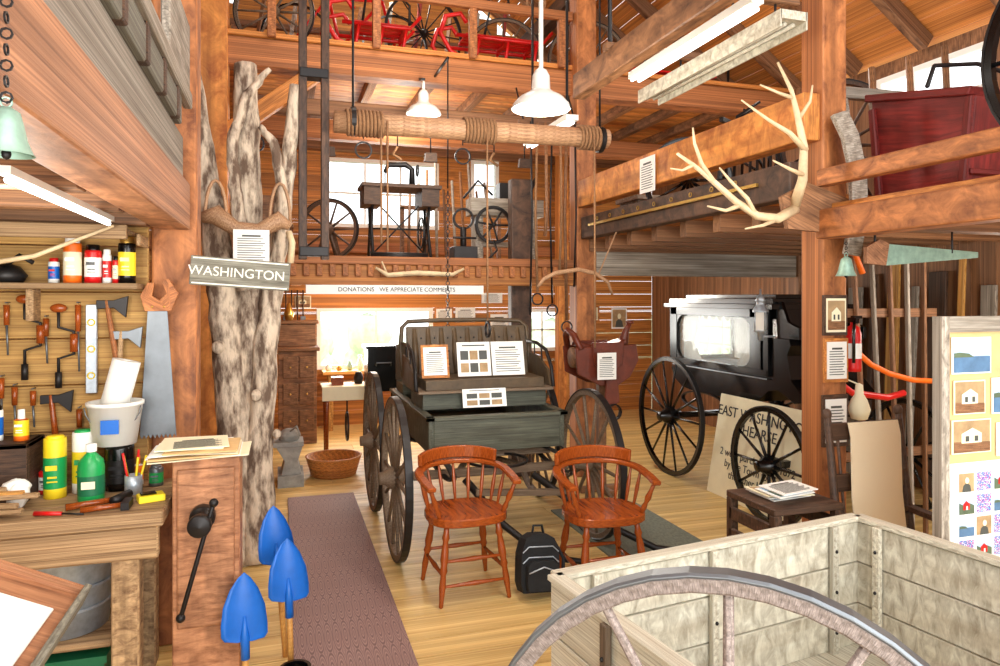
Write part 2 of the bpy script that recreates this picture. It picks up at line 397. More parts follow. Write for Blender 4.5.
obj('loft_fascia_beam',m,['w_orange','w_red'],.006)
m=M()
for i in range(17):
    yy=6.02+i*.193
    if yy<9.2: m.box(-2.65,5.2,yy,yy+.188,3.78,3.82,0)
for i in range(14): m.box(-2.5+i*.55,-2.42+i*.55,6.25,9.2,3.68,3.78,1)
obj('loft_floor_upper',m,['w_orange','w_brown'],.003)
m=M(); m.box(-.38,2.59,5.98,6.04,4.22,4.30,0)
for i in range(4): m.box(-.1+i*.85,-.03+i*.85,5.98,6.04,3.78,4.22,0)
obj('loft_railing',m,['w_red'],.005)
m=M()
for i in range(14): m.box(2.72+i*.185,2.72+i*.185+.18,3.2,6.0,2.20,2.24,0)
for i in range(14): m.box(2.72+i*.185,2.72+i*.185+.18,-.2,3.2,2.10,2.14,0)
for i in range(7): m.box(2.72,5.25,3.5+i*.4,3.58+i*.4,2.08,2.2,1)
for i in range(6): m.box(2.72,5.25,.2+i*.5,.3+i*.5,1.99,2.1,1)
obj('loft_floor_right',m,['w_orange','w_brown'],.003)
tb('loft_beam',(2.66,3.0,2.60),(2.66,5.9,2.60),.12,.25,'w_orange')
tb('loft_beam',(2.68,3.14,2.29),(2.68,5.9,2.29),.10,.20,'w_dark')
tb('loft_beam',(2.70,-.2,2.03),(2.70,2.97,2.03),.12,.15,'w_red')
tb('loft_rail',(2.68,-.2,2.27),(2.68,2.97,2.27),.06,.09,'w_red')
tb('wall_girt',(2.8,5.96,2.03),(5.05,5.96,2.03),.06,.34,'w_gray')
tb('loft_beam',(2.8,5.85,2.32),(5.05,5.85,2.32),.15,.15,'w_orange')
m=M()
for i in range(11): m.box(-2.65+i*.19,-2.65+i*.19+.186,-.6,3.6,2.07,2.11,0)
for i in range(7): m.box(-2.65,-.56,.1+i*.55,.2+i*.55,1.97,2.07,1)
obj('loft_floor_left',m,['w_bench','w_brown'],.003)
tb('loft_beam',(-.48,-.6,2.08),(-.48,3.6,2.08),.15,.22,'w_vise')
m=M(); m.box(-.50,-.43,-.6,3.55,2.20,2.40,0); m.box(-.46,-.405,.2,3.3,2.40,2.52,1)
m.box(-.43,-.39,2.0,3.55,2.53,2.60,0); m.box(-.43,-.395,2.9,3.5,2.6,2.9,0)
for i in range(4): m.box(-.44,-.40,2.1+i*.35,2.16+i*.35,2.4,2.53,2)
obj('weathered_board',m,['w_gray','w_wgray','w_dark'],.006)

# outside
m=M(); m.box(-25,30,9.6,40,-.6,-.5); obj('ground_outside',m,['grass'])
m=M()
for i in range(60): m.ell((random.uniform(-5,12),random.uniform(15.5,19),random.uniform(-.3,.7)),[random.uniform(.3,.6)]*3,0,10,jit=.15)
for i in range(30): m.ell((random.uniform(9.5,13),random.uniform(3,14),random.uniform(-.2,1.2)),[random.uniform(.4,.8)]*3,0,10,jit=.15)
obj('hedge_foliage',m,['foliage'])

# ---------------------------------------------------------------- tool wall & workbench
m=M()
z=0
while z<1.95:
    m.box(-2.68,-.585,3.6,3.63,z,z+.205,0); z+=.21
obj('wall_tool_panel',m,['w_tool'],.003)
m=M()
for i in range(3): m.box(-2.3,-.44,3.03+i*.185,3.03+i*.185+.18,.75,.81,0)
m.box(-2.3,-.46,3.05,3.10,.62,.75,0)
for xx in(-2.2,-1.3,-.58): m.box(xx-.05,xx+.05,3.06,3.16,0,.75,0); m.box(xx-.05,xx+.05,3.44,3.54,0,.75,0)
m.box(-2.2,-.65,3.17,3.5,.24,.27,0)
obj('workbench',m,['w_bench'],.006)
m=M()
m.box(-.42,-.16,3.12,3.34,0,.99,0,1); m.box(-.40,-.18,3.10,3.12,.3,.95,0,.9)
m.lathe([(0,0),(.05,0),(.05,.05),(.035,.06),(.03,.11),(.045,.12),(.045,.16),(0,.17)],(-.30,3.1,.76),(0,-1,0),16,1)
m.tube([(-.25,2.98,.84),(-.37,2.98,.40)],.009,8,1); m.ell((-.25,2.98,.84),(.018,.018,.018),1)
m.ell((-.37,2.98,.40),(.018,.018,.018),1)
obj('leg_vise',m,['w_vise','iron'],.012)
m=M()
for i in range(7): m.panel((-.33+random.uniform(-.03,.03),3.22+random.uniform(-.03,.03),.995+i*.006),V((1,random.uniform(-.25,.25),0)),V((random.uniform(-.01,.01),1,0)),.38-.02*i,.28,.005,[10,1,5][i%3])
pic(m,(-.33,3.20,1.036),V((1,.1,0)),V((-.1,1,0)),.24,.22,'tan')
obj('newspaper_stack',m,PL)
m=M(); m.box(-2.3,-.60,3.42,3.6,1.69,1.715,0); m.box(-1.05,-1.02,3.5,3.6,1.55,1.69,0); m.box(-2.0,-1.97,3.5,3.6,1.55,1.69,0)
obj('tool_shelf',m,['w_bench'],.003)
m=M()
for i in range(3): m.box(-2.4+random.uniform(0,.2),-.64-random.uniform(0,.06),3.34+.03*i,3.58,1.946+i*.0,1.966,0)
for i in range(4): m.box(-2.4,-.62,3.36+.055*i,3.41+.055*i,1.93,1.945,0)
m.box(-1.6,-1.56,3.4,3.6,1.88,1.93,0);m.box(-.60,-.585,3.4,3.6,1.88,1.93,0)
m.box(-2.4,-.62,3.3,3.33,1.90,1.96,0)
obj('lumber_shelf',m,['w_bench'],.003)
def can(name,x,y,z,r,h,mats,cap=.15,neck=1.0):
    m=M(); hb=h*(1-cap)
    m.lathe([(0,0),(r,0),(r,h*.16)],(x,y,z),n=18,mat=0); m.lathe([(r*1.005,h*.16),(r*1.005,h*.66)],(x,y,z),n=18,mat=1)
    m.lathe([(r,h*.66),(r,hb*.94),(r*.96*neck,hb),(0,hb)],(x,y,z),n=18,mat=0)
    m.lathe([(r*.8*neck,hb),(r*.8*neck,h*.98),(r*.7*neck,h),(0,h)],(x,y,z),n=18,mat=2)
    m.panel((x-.003,y-r*1.01,z+h*.50),EX,EZ,r*1.0,h*.08,.003,2); m.panel((x,y-r*1.01,z+h*.35),EX,EZ,r*.8,h*.03,.003,2); m.panel((x,y-r*1.01,z+h*.28),EX,EZ,r*.9,h*.02,.003,2)
    return obj(name,m,mats)
can('spray_can',-.87,3.5,1.716,.036,.205,['orange','cream','white'])
can('spray_can',-.79,3.5,1.716,.034,.17,['red','white','black'])
can('spray_can',-.735,3.5,1.716,.018,.15,['white','red','white'])
can('spray_can',-.655,3.5,1.716,.036,.21,['black','yellow','brass'])
can('spray_can',-.700,3.5,1.716,.014,.12,['red','cream','black'])
can('spray_can',-.95,3.53,1.716,.022,.11,['white','blue','red'])
can('glue_bottle',-1.04,3.42,1.051,.028,.13,['orange','yellow','white'],.3,.6)
can('oil_can',-.905,3.38,.811,.043,.26,['yellow','green','yellow'],.04)
can('paint_can',-.815,3.44,.811,.042,.27,['white','yellow','green'],.04)
can('coffee_tin',-.675,3.45,.811,.06,.20,['black','iron','iron'],.05)
can('spray_can',-1.14,3.44,1.051,.028,.15,['white','blue','black'])
can('varnish_tin',-.960,3.46,.811,.028,.11,['red','white','steel'],.1,.8)
can('glue_bottle',-.610,3.50,.811,.022,.13,['white','orange','orange'],.3,.5)
can('varnish_tin',-.53,3.46,.811,.03,.09,['steel','green','steel'],.1,.9)
m=M(); x,y,z=-.745,3.27,.811
m.lathe([(0,0),(.045,0),(.05,.01),(.05,.14),(.045,.17),(.022,.195),(.018,.20),(.018,.215),(0,.215)],(x,y,z),n=22,mat=0); m.lathe([(.0505,.03),(.0505,.11)],(x,y,z),n=22,mat=1); m.lathe([(.021,.205),(.021,.235),(0,.237)],(x,y,z),n=16,mat=2); m.panel((x,y-.051,z+.075),EX,EZ,.05,.03,.003,3)
obj('soda_bottle',m,['green','dkgreen','white','cream'])
m=M(); x,y,z=-.60,3.34,.811
m.lathe([(0,0),(.035,0),(.035,.08),(.03,.08),(.03,.01),(0,.01)],(x,y,z),n=18,mat=0)
for i in range(5):
    a=i*1.3; m.cyl((x+.015*math.cos(a),y+.015*math.sin(a),z+.01),(x+.05*math.cos(a),y+.04*math.sin(a),z+.16+.02*(i%2)),.005,mat=1+i%2)
obj('pencil_jar',m,['galv','yellow','red'])
m=M(); m.lathe([(0,0),(.085,0),(.11,.17),(.115,.17),(.115,.185),(.10,.185),(.078,.02),(0,.02)],(-.69,3.44,1.012),n=24); 
m.tube([(-.69+.11*math.cos(a),3.42-.03,1.18-.10*math.sin(a)) for a in [pi*i/10 for i in range(11)]],.003,5,1)
m.panel((-.69,3.332,1.10),EX,EZ,.07,.06,.004,2)
obj('plastic_bucket',m,['white','steel','blue'])
m=M(); m.lathe([(.02,0),(.058,0),(.058,.22),(.02,.22),(.02,0)],(-.70,3.45,1.16),(.25,0,1),20); obj('paper_towel_roll',m,['white'])
m=M(); m.ell((-.80,3.42,1.20),(.05,.04,.03),0,10,jit=.15); m.ell((-.79,3.40,1.17),(.04,.04,.05),0,10,jit=.2); obj('shop_rag',m,['white'])
bpy.data.objects['shop_rag'].location=V((-.56,3.42,.90))
bpy.data.objects['shop_rag'].location.z=.812; bpy.data.objects['shop_rag'].location.x=-1.0; bpy.data.objects['shop_rag'].location.y=3.22
m=M(); m.box(-1.25,-.99,3.32,3.55,.81,.83);m.box(-1.25,-.99,3.32,3.34,.83,1.05);m.box(-1.25,-.99,3.53,3.55,.83,1.05);m.box(-1.25,-1.23,3.34,3.53,.83,1.05);m.box(-1.01,-.99,3.34,3.53,.83,1.05);m.box(-1.25,-.99,3.32,3.55,1.03,1.05)
obj('wooden_toolbox',m,['w_dark'],.003)
m=M()
for i in range(8):
    a=random.uniform(-.6,.6);x=random.uniform(-1.25,-.98);m.beam((x-.09,3.08+i*.014,.83+.010*i),(x+.09,3.08+i*.014+a*.06,.83+.010*i),.03,.018,i%2)
obj('wood_scraps',m,['w_amber','w_bench'],.003)
m=M(); m.tube([(-.80,3.12,.83),(-.62,3.2,.83)],[.014,.011],8,0); m.tube([(-.64,3.15,.835),(-.60,3.25,.835)],.018,8,1)
m.tube([(-.74,3.08,.825),(-.58,3.12,.825)],[.012,.010],8,0); m.box(-.6,-.57,3.08,3.17,.811,.84,1)
m.tube([(-.90,3.10,.822),(-.80,3.07,.822)],[.010,.008],8,2); m.tube([(-.80,3.07,.822),(-.72,3.045,.82)],.004,6,1)
obj('hammer',m,['w_chair','iron','red'])
m=M(); q1=V((.9,.3,0)).normalized();q2=V((-.3,.9,0)).normalized(); m.obox((-.51,3.20,.825),q1,q2,EZ,.10,.07,.028,0,1); m.obox((-.52,3.20,.842),q1,q2,EZ,.06,.04,.006,1,1);obj('fastener_package',m,['yellow','black'],.004)
m=M(); m.lathe([(0,0),(.16,0),(.19,.30),(.2,.31),(.19,.32),(.178,.30),(.15,.02),(0,.02)],(-.86,3.36,.275),n=28)
m.ring((-.86,3.36,.38),EZ,.172,.006,.01,28); m.ring((-.86,3.36,.47),EZ,.182,.006,.01,28)
obj('washtub',m,['galv'])
m=M(); m.box(-1.1,-.68,3.19,3.42,0,.17,0,1); m.box(-1.11,-.67,3.185,3.43,.17,.20,0,1); m.tube([(-.92,3.28,.2),(-.92,3.28,.225),(-.8,3.28,.225),(-.8,3.28,.2)],.006,6,1)
obj('metal_toolbox',m,['dkgreen','steel'],.006)
# hanging hand tools
m=M(); pl=[(-.05,0),(.03,.0),(.07,-.60)]
for i in range(9): x=.07-.145*i/8; pl+= [(x,-.62),(x-.009,-.60)]
m.prism(pl,(-.53,3.56,1.62),EX,EZ,.002,0,1)
m.prism([(-.06,-.03),(.05,-.03),(.08,.05),(.04,.12),(.01,.11),(.03,.05),(.0,.02),(-.03,.04),(-.02,.10),(-.05,.1),(-.08,.04)],(-.53,3.555,1.62),EX,EZ,.024,1)
for q in((-.03,0),(.02,.0)): m.ell((-.53+q[0],3.545,1.61),(.006,.006,.006),2,8)
obj('hand_saw',m,['steel','w_red','brass'],.002)
m=M(); m.box(-.835,-.79,3.565,3.585,1.22,1.62,0,1)
for q in(1.3,1.42,1.54): m.ring((-.812,3.56,q),EY,.014,.005,.006,12,1)
obj('spirit_level',m,['galv','yellow'],.003)
def brace(x,z):
    m=M(); m.tube([(x,3.56,z),(x,3.56,z-.08),(x+.06,3.56,z-.1),(x+.06,3.56,z-.2),(x,3.56,z-.22),(x,3.56,z-.32)],.007,8,0)
    m.ell((x,3.56,z+.005),(.035,.018,.02),1); m.cyl((x+.06,3.56,z-.11),(x+.06,3.56,z-.19),.016,mat=1); m.cyl((x,3.56,z-.28),(x,3.56,z-.35),.014,mat=0)
    return m
for x,z in((-1.07,1.64),(-.94,1.60),(-1.30,1.5)): obj('bit_brace',brace(x,z),['iron','w_chair'])
def hatchet(x,z,L=.34,tilt=.15):
    m=M(); m.tube([(x+tilt*L,3.56,z-L),(x,3.56,z)],[.014,.011],8,0); m.prism([(-.04,-.02),(.03,-.015),(.08,-.06),(.09,.04),(.03,.02),(-.04,.02)],(x,3.56,z-.02),EX,EZ,.018,1); return m
obj('hatchet',hatchet(-.75,1.64),['w_red','iron'],.002); obj('hammer',hatchet(-.69,1.50,.26,-.05),['w_bench','steel'],.002)
obj('hammer',hatchet(-.97,1.22,.22,.1),['w_chair','iron'],.002)
m=M()
for i,(x,z,l) in enumerate([(-1.16,1.30,.22),(-1.11,1.26,.2),(-1.04,1.24,.16),(-.86,1.15,.2),(-.77,1.17,.2),(-1.19,1.62,.16),(-.99,1.56,.2),(-1.14,1.62,.22),(-.865,1.62,.3)]):
    m.cyl((x,3.565,z),(x,3.565,z-l*.4),.013,.011,8,0); m.cyl((x,3.565,z-l*.4),(x+.005,3.565,z-l),.005,.004,6,1); m.cyl((x,3.6,z+.01),(x,3.55,z+.01),.003,mat=1)
obj('chisel_set',m,['w_chair','steel'])
m=M()
for i in range(7):
    x=-2.1+i*.11; m.tube([(x,3.565,1.50),(x+.01,3.565,1.3-.03*(i%3))],[.012,.009],8,0); m.prism([(-.03,0),(.03,0),(.02,-.12),(-.02,-.12)],(x+.01,3.565,1.3-.03*(i%3)),EX,EZ,.008,1)
obj('hanging_hand_tools',m,['w_chair','steel'])
m=M(); m.tube([(-1.25,3.28,1.76),(-.95,3.27,1.82),(-.66,3.26,1.95)],[.012,.010,.006],8); obj('walking_stick',m,['bone'])
m=M(); m.lathe([(0,0),(.06,0),(.08,.03),(.05,.07),(.02,.08),(.02,.10),(0,.10)],(-1.12,3.50,1.716),n=16); m.tube([(-1.12,3.46,1.78),(-1.05,3.43,1.83),(-1.0,3.43,1.80)],.010,8); obj('oil_pitcher',m,['iron'])

# drafting table bottom left
m=M(); ax=V((.90,0,-.43)).normalized(); ay=V((0,1,0)); c=V((-.90,1.85,.90)); nz=ax.cross(ay)
m.obox(c,ax,ay,nz,.72,1.1,.03,0,1); m.obox(c+nz*.02-ax*.0-ay*.06,ax,ay,nz,.64,.90,.006,1,1); m.obox(c+ax*.365+nz*.01,ax,ay,nz,.02,1.1,.07,2,1)
m.obox(c+ay*.54+nz*.02,ax,ay,nz,.72,.03,.03,0,1)
for x,zt in((-1.15,.98),(-.68,.76)):
    for yy in(1.4,2.3): m.box(x-.03,x+.03,yy-.03,yy+.03,0,zt,0)
obj('slanted_display_table',m,['w_vise','white','w_wgray'],.004)

# ---------------------------------------------------------------- tree trunk coat stand
m=M(); Y0=4.7
def stem(pts,r):
    P=[];R=[]
    for i in range(len(pts)-1):
        for t in range(6):
            f=t/6; P.append(V(pts[i]).lerp(V(pts[i+1]),f)+V((random.uniform(-.008,.008),random.uniform(-.008,.008),0))); R.append((r[i]+(r[i+1]-r[i])*f)*random.uniform(.96,1.05))
    P.append(pts[-1]);R.append(r[-1]); m.tube(P,R,18,0,1,jit=.05)
stem([(-.24,Y0,0),(-.26,Y0,.5),(-.30,Y0,1.2),(-.34,Y0,1.7),(-.42,Y0,2.3),(-.54,Y0,3.18)],[.15,.11,.10,.09,.075,.055])
stem([(-.18,Y0+.05,0),(-.18,Y0+.04,.6),(-.19,Y0+.05,1.3),(-.18,Y0+.05,2.0),(-.20,Y0,2.6),(-.21,Y0,3.12)],[.15,.10,.095,.085,.08,.07])
stem([(-.14,Y0-.03,0),(-.13,Y0-.03,.6),(-.09,Y0-.03,1.3),(-.03,Y0,1.9),(.04,Y0,2.4),(.10,Y0,3.02)],[.13,.085,.075,.065,.05,.04])
stem([(-.20,Y0-.08,1.7),(-.25,Y0-.15,2.2),(-.28,Y0-.12,2.6),(-.20,Y0-.1,2.9),(-.06,Y0-.1,3.08)],[.05,.04,.033,.03,.015])
stem([(-.03,Y0-.08,1.8),(.02,Y0-.15,2.25),(-.03,Y0-.12,2.6),(-.12,Y0-.1,2.72)],[.05,.035,.03,.018])
for p,r_ in (((-.36,Y0-.1,1.35),.03),((-.14,Y0-.14,1.05),.028),((-.02,Y0-.1,.8),.022)): m.ell(p,(r_*1.3,r_,r_*1.4),0,10)
obj('tree_trunk_stand',m,['bark'])
m=M(); yk=4.42
m.tube([(-.44,yk,2.12),(-.36,yk,2.14),(-.25,yk,2.06),(-.12,yk,2.05),(.0,yk,2.12),(.06,yk,2.08)],[.03,.06,.045,.045,.055,.025],12,0)
for cx in(-.36,.0): m.tube([(cx+.06*math.cos(a),yk,2.1+.24*math.sin(a)) for a in [pi*i/10 for i in range(11)]],.010,6,0)
m.ring((-.18,yk-.02,1.95),EY,.03,.008,.01,16,1)
m.tube([(.05,yk,2.05),(.07,yk-.02,1.98),(.06,yk-.02,1.86)],.02,8,2)
obj('ox_yoke',m,['w_log','iron','bone'])
m=M(); pic(m,(-.16,4.35,1.95),EX,EZ,.2,.2,'doc'); obj('paper_notice',m,PL)
ax=V((1,0,-.07)).normalized(); az=V((.07,0,1)).normalized()
m=M(); c=V((-.175,3.50,1.765)); m.panel(c,ax,az,.44,.135,.018,0,1); m.beam((-.36,3.51,1.78),(-.40,3.638,1.78),.02,.03,0); m.beam((-.34,3.515,1.83),(-.385,3.638,1.84),.012,.02,0)
sg=obj('washington_street_sign',m,['w_wgray'],.003)
text('WASHINGTON',.062,c+V((-.015,-.011,0)),ax,az,'text_white',sg,.002)
for q in(.058,-.058):
    mm=M(); mm.panel(c+az*q+V((0,-.0105,0)),ax,az,.42,.006,.002,0); o=obj('border_strip',mm,['text_white'],parent=sg)
m=M(); m.panel((-.33,5.9,1.55),EX,EZ,.1,.5,.02,0); m.panel((-.33,5.885,1.5),V((.7,0,.7)),V((-.7,0,.7)),.12,.12,.004,1); obj('warning_placard',m,['yellow','white'])
# blue shovels standing on their wooden handles, blades up
def shovel(x,y,zt,tilt,w=.088):
    m=M(); T=V((x,y,zt)); d=V((tilt,.10,1)).normalized(); nn=EX.cross(d).normalized()
    H=.27; foot=T-d*(zt/d.z)
    m.cyl(foot,T-d*(H-.02),.013,mat=1)
    prof=[(0,.012),(.02,.30),(.06,.62),(.12,.90),(.19,1.0),(.235,1.0),(.255,.86),(.27,.30)]
    vs=[];F=[];U=[];n=8;th=.004
    for s_ in(0,1):
        for h,ww in prof:
            for j in range(n+1):
                q=-1+2*j/n; vs.append(T-d*h+EX*(q*ww*w)+nn*((q*q*ww*.028)+(th if s_ else 0)+.012*math.sin(pi*min(h/H,1))))
    k=(n+1);o2=len(prof)*k
    for i in range(len(prof)-1):
        for j in range(n):
            a=i*k+j; F.append((a,a+1,a+k+1,a+k));U.append([(0,0)]*4); F.append((a+o2,a+k+o2,a+k+1+o2,a+1+o2));U.append([(0,0)]*4)
        for a in(i*k,i*k+n): F.append((a,a+k,a+k+o2,a+o2));U.append([(0,0)]*4)
    m.add(vs,F,U,0,1,True)
    m.tube([T-d*(H+.07)+nn*.0,T-d*(H-.02)+nn*.006,T-d*(H-.10)+nn*.014],[.018,.018,.006],10,0,1)
    return obj('shovel',m,['blue','w_amber'])
shovel(-.14,3.04,.53,-.02); shovel(-.03,3.44,.68,-.08,.08); shovel(.03,3.26,.58,-.03,.085)
m=M(); 
for i in range(5): m.ring((.06,3.08,.02+.016*i),EZ,.06+.004*(i%2),.014,.014,24)
obj('cable_coil',m,['black'])

m=M(); m.box(.06,.59,1.9,6.0,.0005,.012,0,1); obj('rug_runner',m,['rug_mauve'])
m=M(); m.box(2.0,2.72,3.2,5.05,.0005,.012,0,1); obj('floor_mat',m,['rug_gray'])

# ---------------------------------------------------------------- captain chairs
def captain_chair(x,y,rz):
    m=M(); R=Matrix.Rotation(rz,3,'Z'); O=V((x,y,0))
    W=lambda p:O+R@V(p)
    poly=[]
    for i in range(28):
        a=2*pi*i/28; cx,sy=math.cos(a),math.sin(a); e=.75
        px=.225*math.copysign(abs(cx)**e,cx)*(1-.06*sy); py=.21*math.copysign(abs(sy)**e,sy); poly.append((px,py))
    m.prism(poly,W((0,0,.435)),R@EX,R@EY,.045,0,1)
    for sx in(-1,1):
        for sy in(-1,1):
            a=V((sx*.145,sy*.14,.42)); b_=V((sx*.195,sy*.20,0)); fr=[0,.1,.16,.2,.3,.42,.5,.56,.6,.75,.9,1]; rr=[.014,.016,.022,.015,.02,.023,.017,.022,.015,.019,.013,.012]
            m.tube([W(a.lerp(b_,f)) for f in fr],rr,10,0,1)
    q=lambda sx,sy,f:V((sx*.145,sy*.14,.42)).lerp(V((sx*.195,sy*.20,0)),f)
    for a,b_ in((q(-1,-1,.62),q(-1,1,.62)),(q(1,-1,.62),q(1,1,.62)),(q(-1,-1,.45),q(1,-1,.45)),(q(-1,-1,.75),q(1,-1,.75)),(q(-1,1,.55),q(1,1,.55))):
        m.tube([W(a.lerp(b_,f)) for f in(0,.3,.5,.7,1)],[.008,.011,.015,.011,.008],8,0,1)
    def rp(a): return (.255*math.cos(a),.02+.22*math.sin(a))
    rail=[(.242,-.2),(.253,-.1)]+[rp(pi*i/16) for i in range(17)]+[(-.253,-.1),(-.242,-.2)]
    def rz_(yv): return .63+.045*max(0,min(1,(yv+.2)/.4))
    m.strip([W((p[0],p[1],rz_(p[1]))) for p in rail],.05,.026,0,tint=1)
    cr=[rp(pi*(2.2+i*1.055)/16) for i in range(12)]
    m.strip([W((p[0]*1.0,p[1]+.012,.715+.014*math.sin(pi*i/11))) for i,p in enumerate(cr)],.026,.07,0,tint=1)
    for i in range(9):
        a=pi*(.3+15.4*i/8)/16; p=rp(a); s_=(p[0]*.80,p[1]*.80-.005)
        A=V((s_[0],s_[1],.45));B=V((p[0],p[1],rz_(p[1])))
        m.tube([W(A.lerp(B,f)) for f in(0,.25,.5,.8,1)],[.007,.010,.012,.008,.007],8,0,1)
    for sx in(-1,1):
        A=V((sx*.18,-.13,.45));B=V((sx*.247,-.165,rz_(-.165)))
        m.tube([W(A.lerp(B,f)) for f in(0,.2,.35,.5,.7,1)],[.010,.016,.011,.018,.012,.011],8,0,1)
    return obj('captain_chair',m,['w_chair'],.006)
captain_chair(1.0,3.85,.05); captain_chair(1.745,3.62,-.06)
# backpack
m=M(); bx,by=1.355,3.62; ay=V((.06,.20,1)).normalized(); axx=V((1,0,-.06)).normalized()
o=V((bx,by,.035)); 
m.prism([(-.10,0),(.10,0),(.115,.05),(.11,.20),(.085,.28),(.04,.305),(-.04,.305),(-.085,.28),(-.11,.20),(-.115,.05)],o,axx,ay,.11,0,1)
nb=axx.cross(ay)
m.prism([(-.085,.0),(.085,.0),(.092,.04),(.088,.13),(.06,.155),(-.06,.155),(-.088,.13),(-.092,.04)],o+ay*.015+nb*.075,axx,ay,.05,0,1)
for q in(.24,.185): m.tube([o+axx*-.105+ay*(q-.03)+nb*.06,o+axx*-.07+ay*q+nb*.062,o+axx*.07+ay*q+nb*.062,o+axx*.105+ay*(q-.03)+nb*.06],.004,6,1)
bp=obj('backpack',m,['fabric_black','galv'],.028,seg=3)
m=M(); m.tube([o+ay*.29-axx*.03,o+ay*.345-axx*.02,o+ay*.345+axx*.03,o+ay*.29+axx*.04],.008,6,0); m.tube([o+ay*.26+axx*.10,o+ay*.17+axx*.145+nb*.03,o+ay*.03+axx*.13+nb*.05],.010,6,0)
m.tube([o+axx*-.085+ay*.11+nb*.105,o+ay*.14+nb*.108,o+axx*.085+ay*.11+nb*.105],.004,6,1)
obj('straps',m,['fabric_black','galv'],parent=bp)

# ---------------------------------------------------------------- buggy
m=M()
FY,RY=4.44,5.53
for x in(.70,2.05):
    wheel(m,(x,FY,.51),(1,0,0),.51,14,0,1,.038,.04,.07); wheel(m,(x,RY,.535),(1,0,0),.535,14,0,1,.038,.04,.07)
for yy,z in((FY,.51),(RY,.535)):
    m.beam((.72,yy,z),(2.03,yy,z),.05,.05,0); 
    for x in(1.0,1.78):
        for s_ in(1,-1): m.strip([(x+ .0,yy+.32*math.cos(pi*i/12),z+.05+ (.05*math.sin(pi*i/12)*s_)) for i in range(13)],.04,.012,1)
m.beam((1.375,FY,.50),(1.375,RY,.52),.06,.05,0); m.beam((1.1,FY,.49),(1.375,5.1,.5),.04,.03,0); m.beam((1.65,FY,.49),(1.375,5.1,.5),.04,.03,0)
m.ring((1.375,FY,.575),EZ,.2,.02,.015,28,1)
m.box(.95,1.87,4.55,6.05,.62,.65,2); m.box(.93,.965,4.52,6.08,.62,.84,2); m.box(1.855,1.89,4.52,6.08,.62,.84,2); m.box(.965,1.855,4.52,4.55,.62,.84,2); m.box(.965,1.855,6.05,6.08,.62,.84,2)
m.box(.91,1.91,4.50,4.56,.84,.865,2); m.box(.91,.97,4.5,6.1,.84,.865,2); m.box(1.85,1.91,4.5,6.1,.84,.865,2)
m.box(1.0,1.82,4.60,6.0,.56,.62,0)
m.box(.95,1.87,4.82,5.28,.865,.98,2); m.box(.91,1.91,4.77,5.3,.98,1.0,0)
m.obox((1.41,5.02,1.035),EX,EY,EZ,.88,.42,.07,3,1)
ay=V((0,.28,1)).normalized(); m.obox((1.41,5.34,1.23),EX,ay,EX.cross(ay),.96,.40,.06,3,1)
for i in range(9): m.tube([V((.99+i*.105,5.27,1.06)),V((.99+i*.105,5.31,1.2)),V((.99+i*.105,5.375,1.41))],[.024,.032,.022],8,3,.9)
for r_ in range(3):
    for i in range(8): m.ell((1.04+i*.105,5.27+.035*r_,1.14+.1*r_),(.008,.008,.008),1,6)
m.tube([(.90,5.33,1.04),(.885,5.38,1.25),(.90,5.40,1.42),(.95,5.43,1.465),(1.2,5.43,1.475),(1.62,5.43,1.475),(1.87,5.43,1.465),(1.92,5.40,1.42),(1.935,5.38,1.25),(1.92,5.33,1.04)],.018,8,3)
for x in(.90,1.92):
    m.tube([(x,5.36,1.3),(x,5.15,1.30),(x,4.95,1.26),(x,4.84,1.14),(x,4.80,1.0)],.014,8,1)
    m.prism([(4.85,1.0),(5.33,1.0),(5.33,1.22),(5.1,1.2),(4.9,1.12)],(x,0,0),EY,EZ,.02,3,1)
    m.tube([(x,5.0,1.0),(x,5.05,1.27)],.007,6,1); m.tube([(x,5.2,1.0),(x,5.2,1.29)],.007,6,1)
m.box(.95,1.87,5.65,5.98,.865,.95,2); m.obox((1.41,6.0,1.1),EX,EZ,EY*-1,.92,.3,.05,3,1)
m.tube([(1.88,4.7,.65),(2.0,4.66,.5),(2.0,4.66,.38),(2.0,4.75,.38),(2.0,4.75,.5)],.008,6,1)
for a,b_ in (((1.15,4.42,.47),(1.55,4.02,.06)),((1.62,4.42,.47),(2.28,3.95,.06))):
    m.tube([a,V(a).lerp(V(b_),.5)+V((0,0,-.05)),b_,V(b_)+V((.25,-.12,-.02))],[.026,.024,.022,.018],8,1)
m.beam((1.2,4.34,.40),(1.85,4.30,.36),.04,.04,0)
obj('horse_buggy',m,['w_wheel','iron','w_cart','leather'],.004)
lean=V((0,.25,1)).normalized()
picture('framed_card',(1.06,4.93,1.195),.20,.24,'doc',12,ay=lean)
picture('photo_poster',(1.35,4.93,1.205),.25,.25,'strips',ay=lean)
picture('photo_poster',(1.61,4.93,1.205),.25,.25,'doc',ay=lean)
picture('photo_card',(1.38,4.755,.945),.32,.13,'strips',ay=lean)

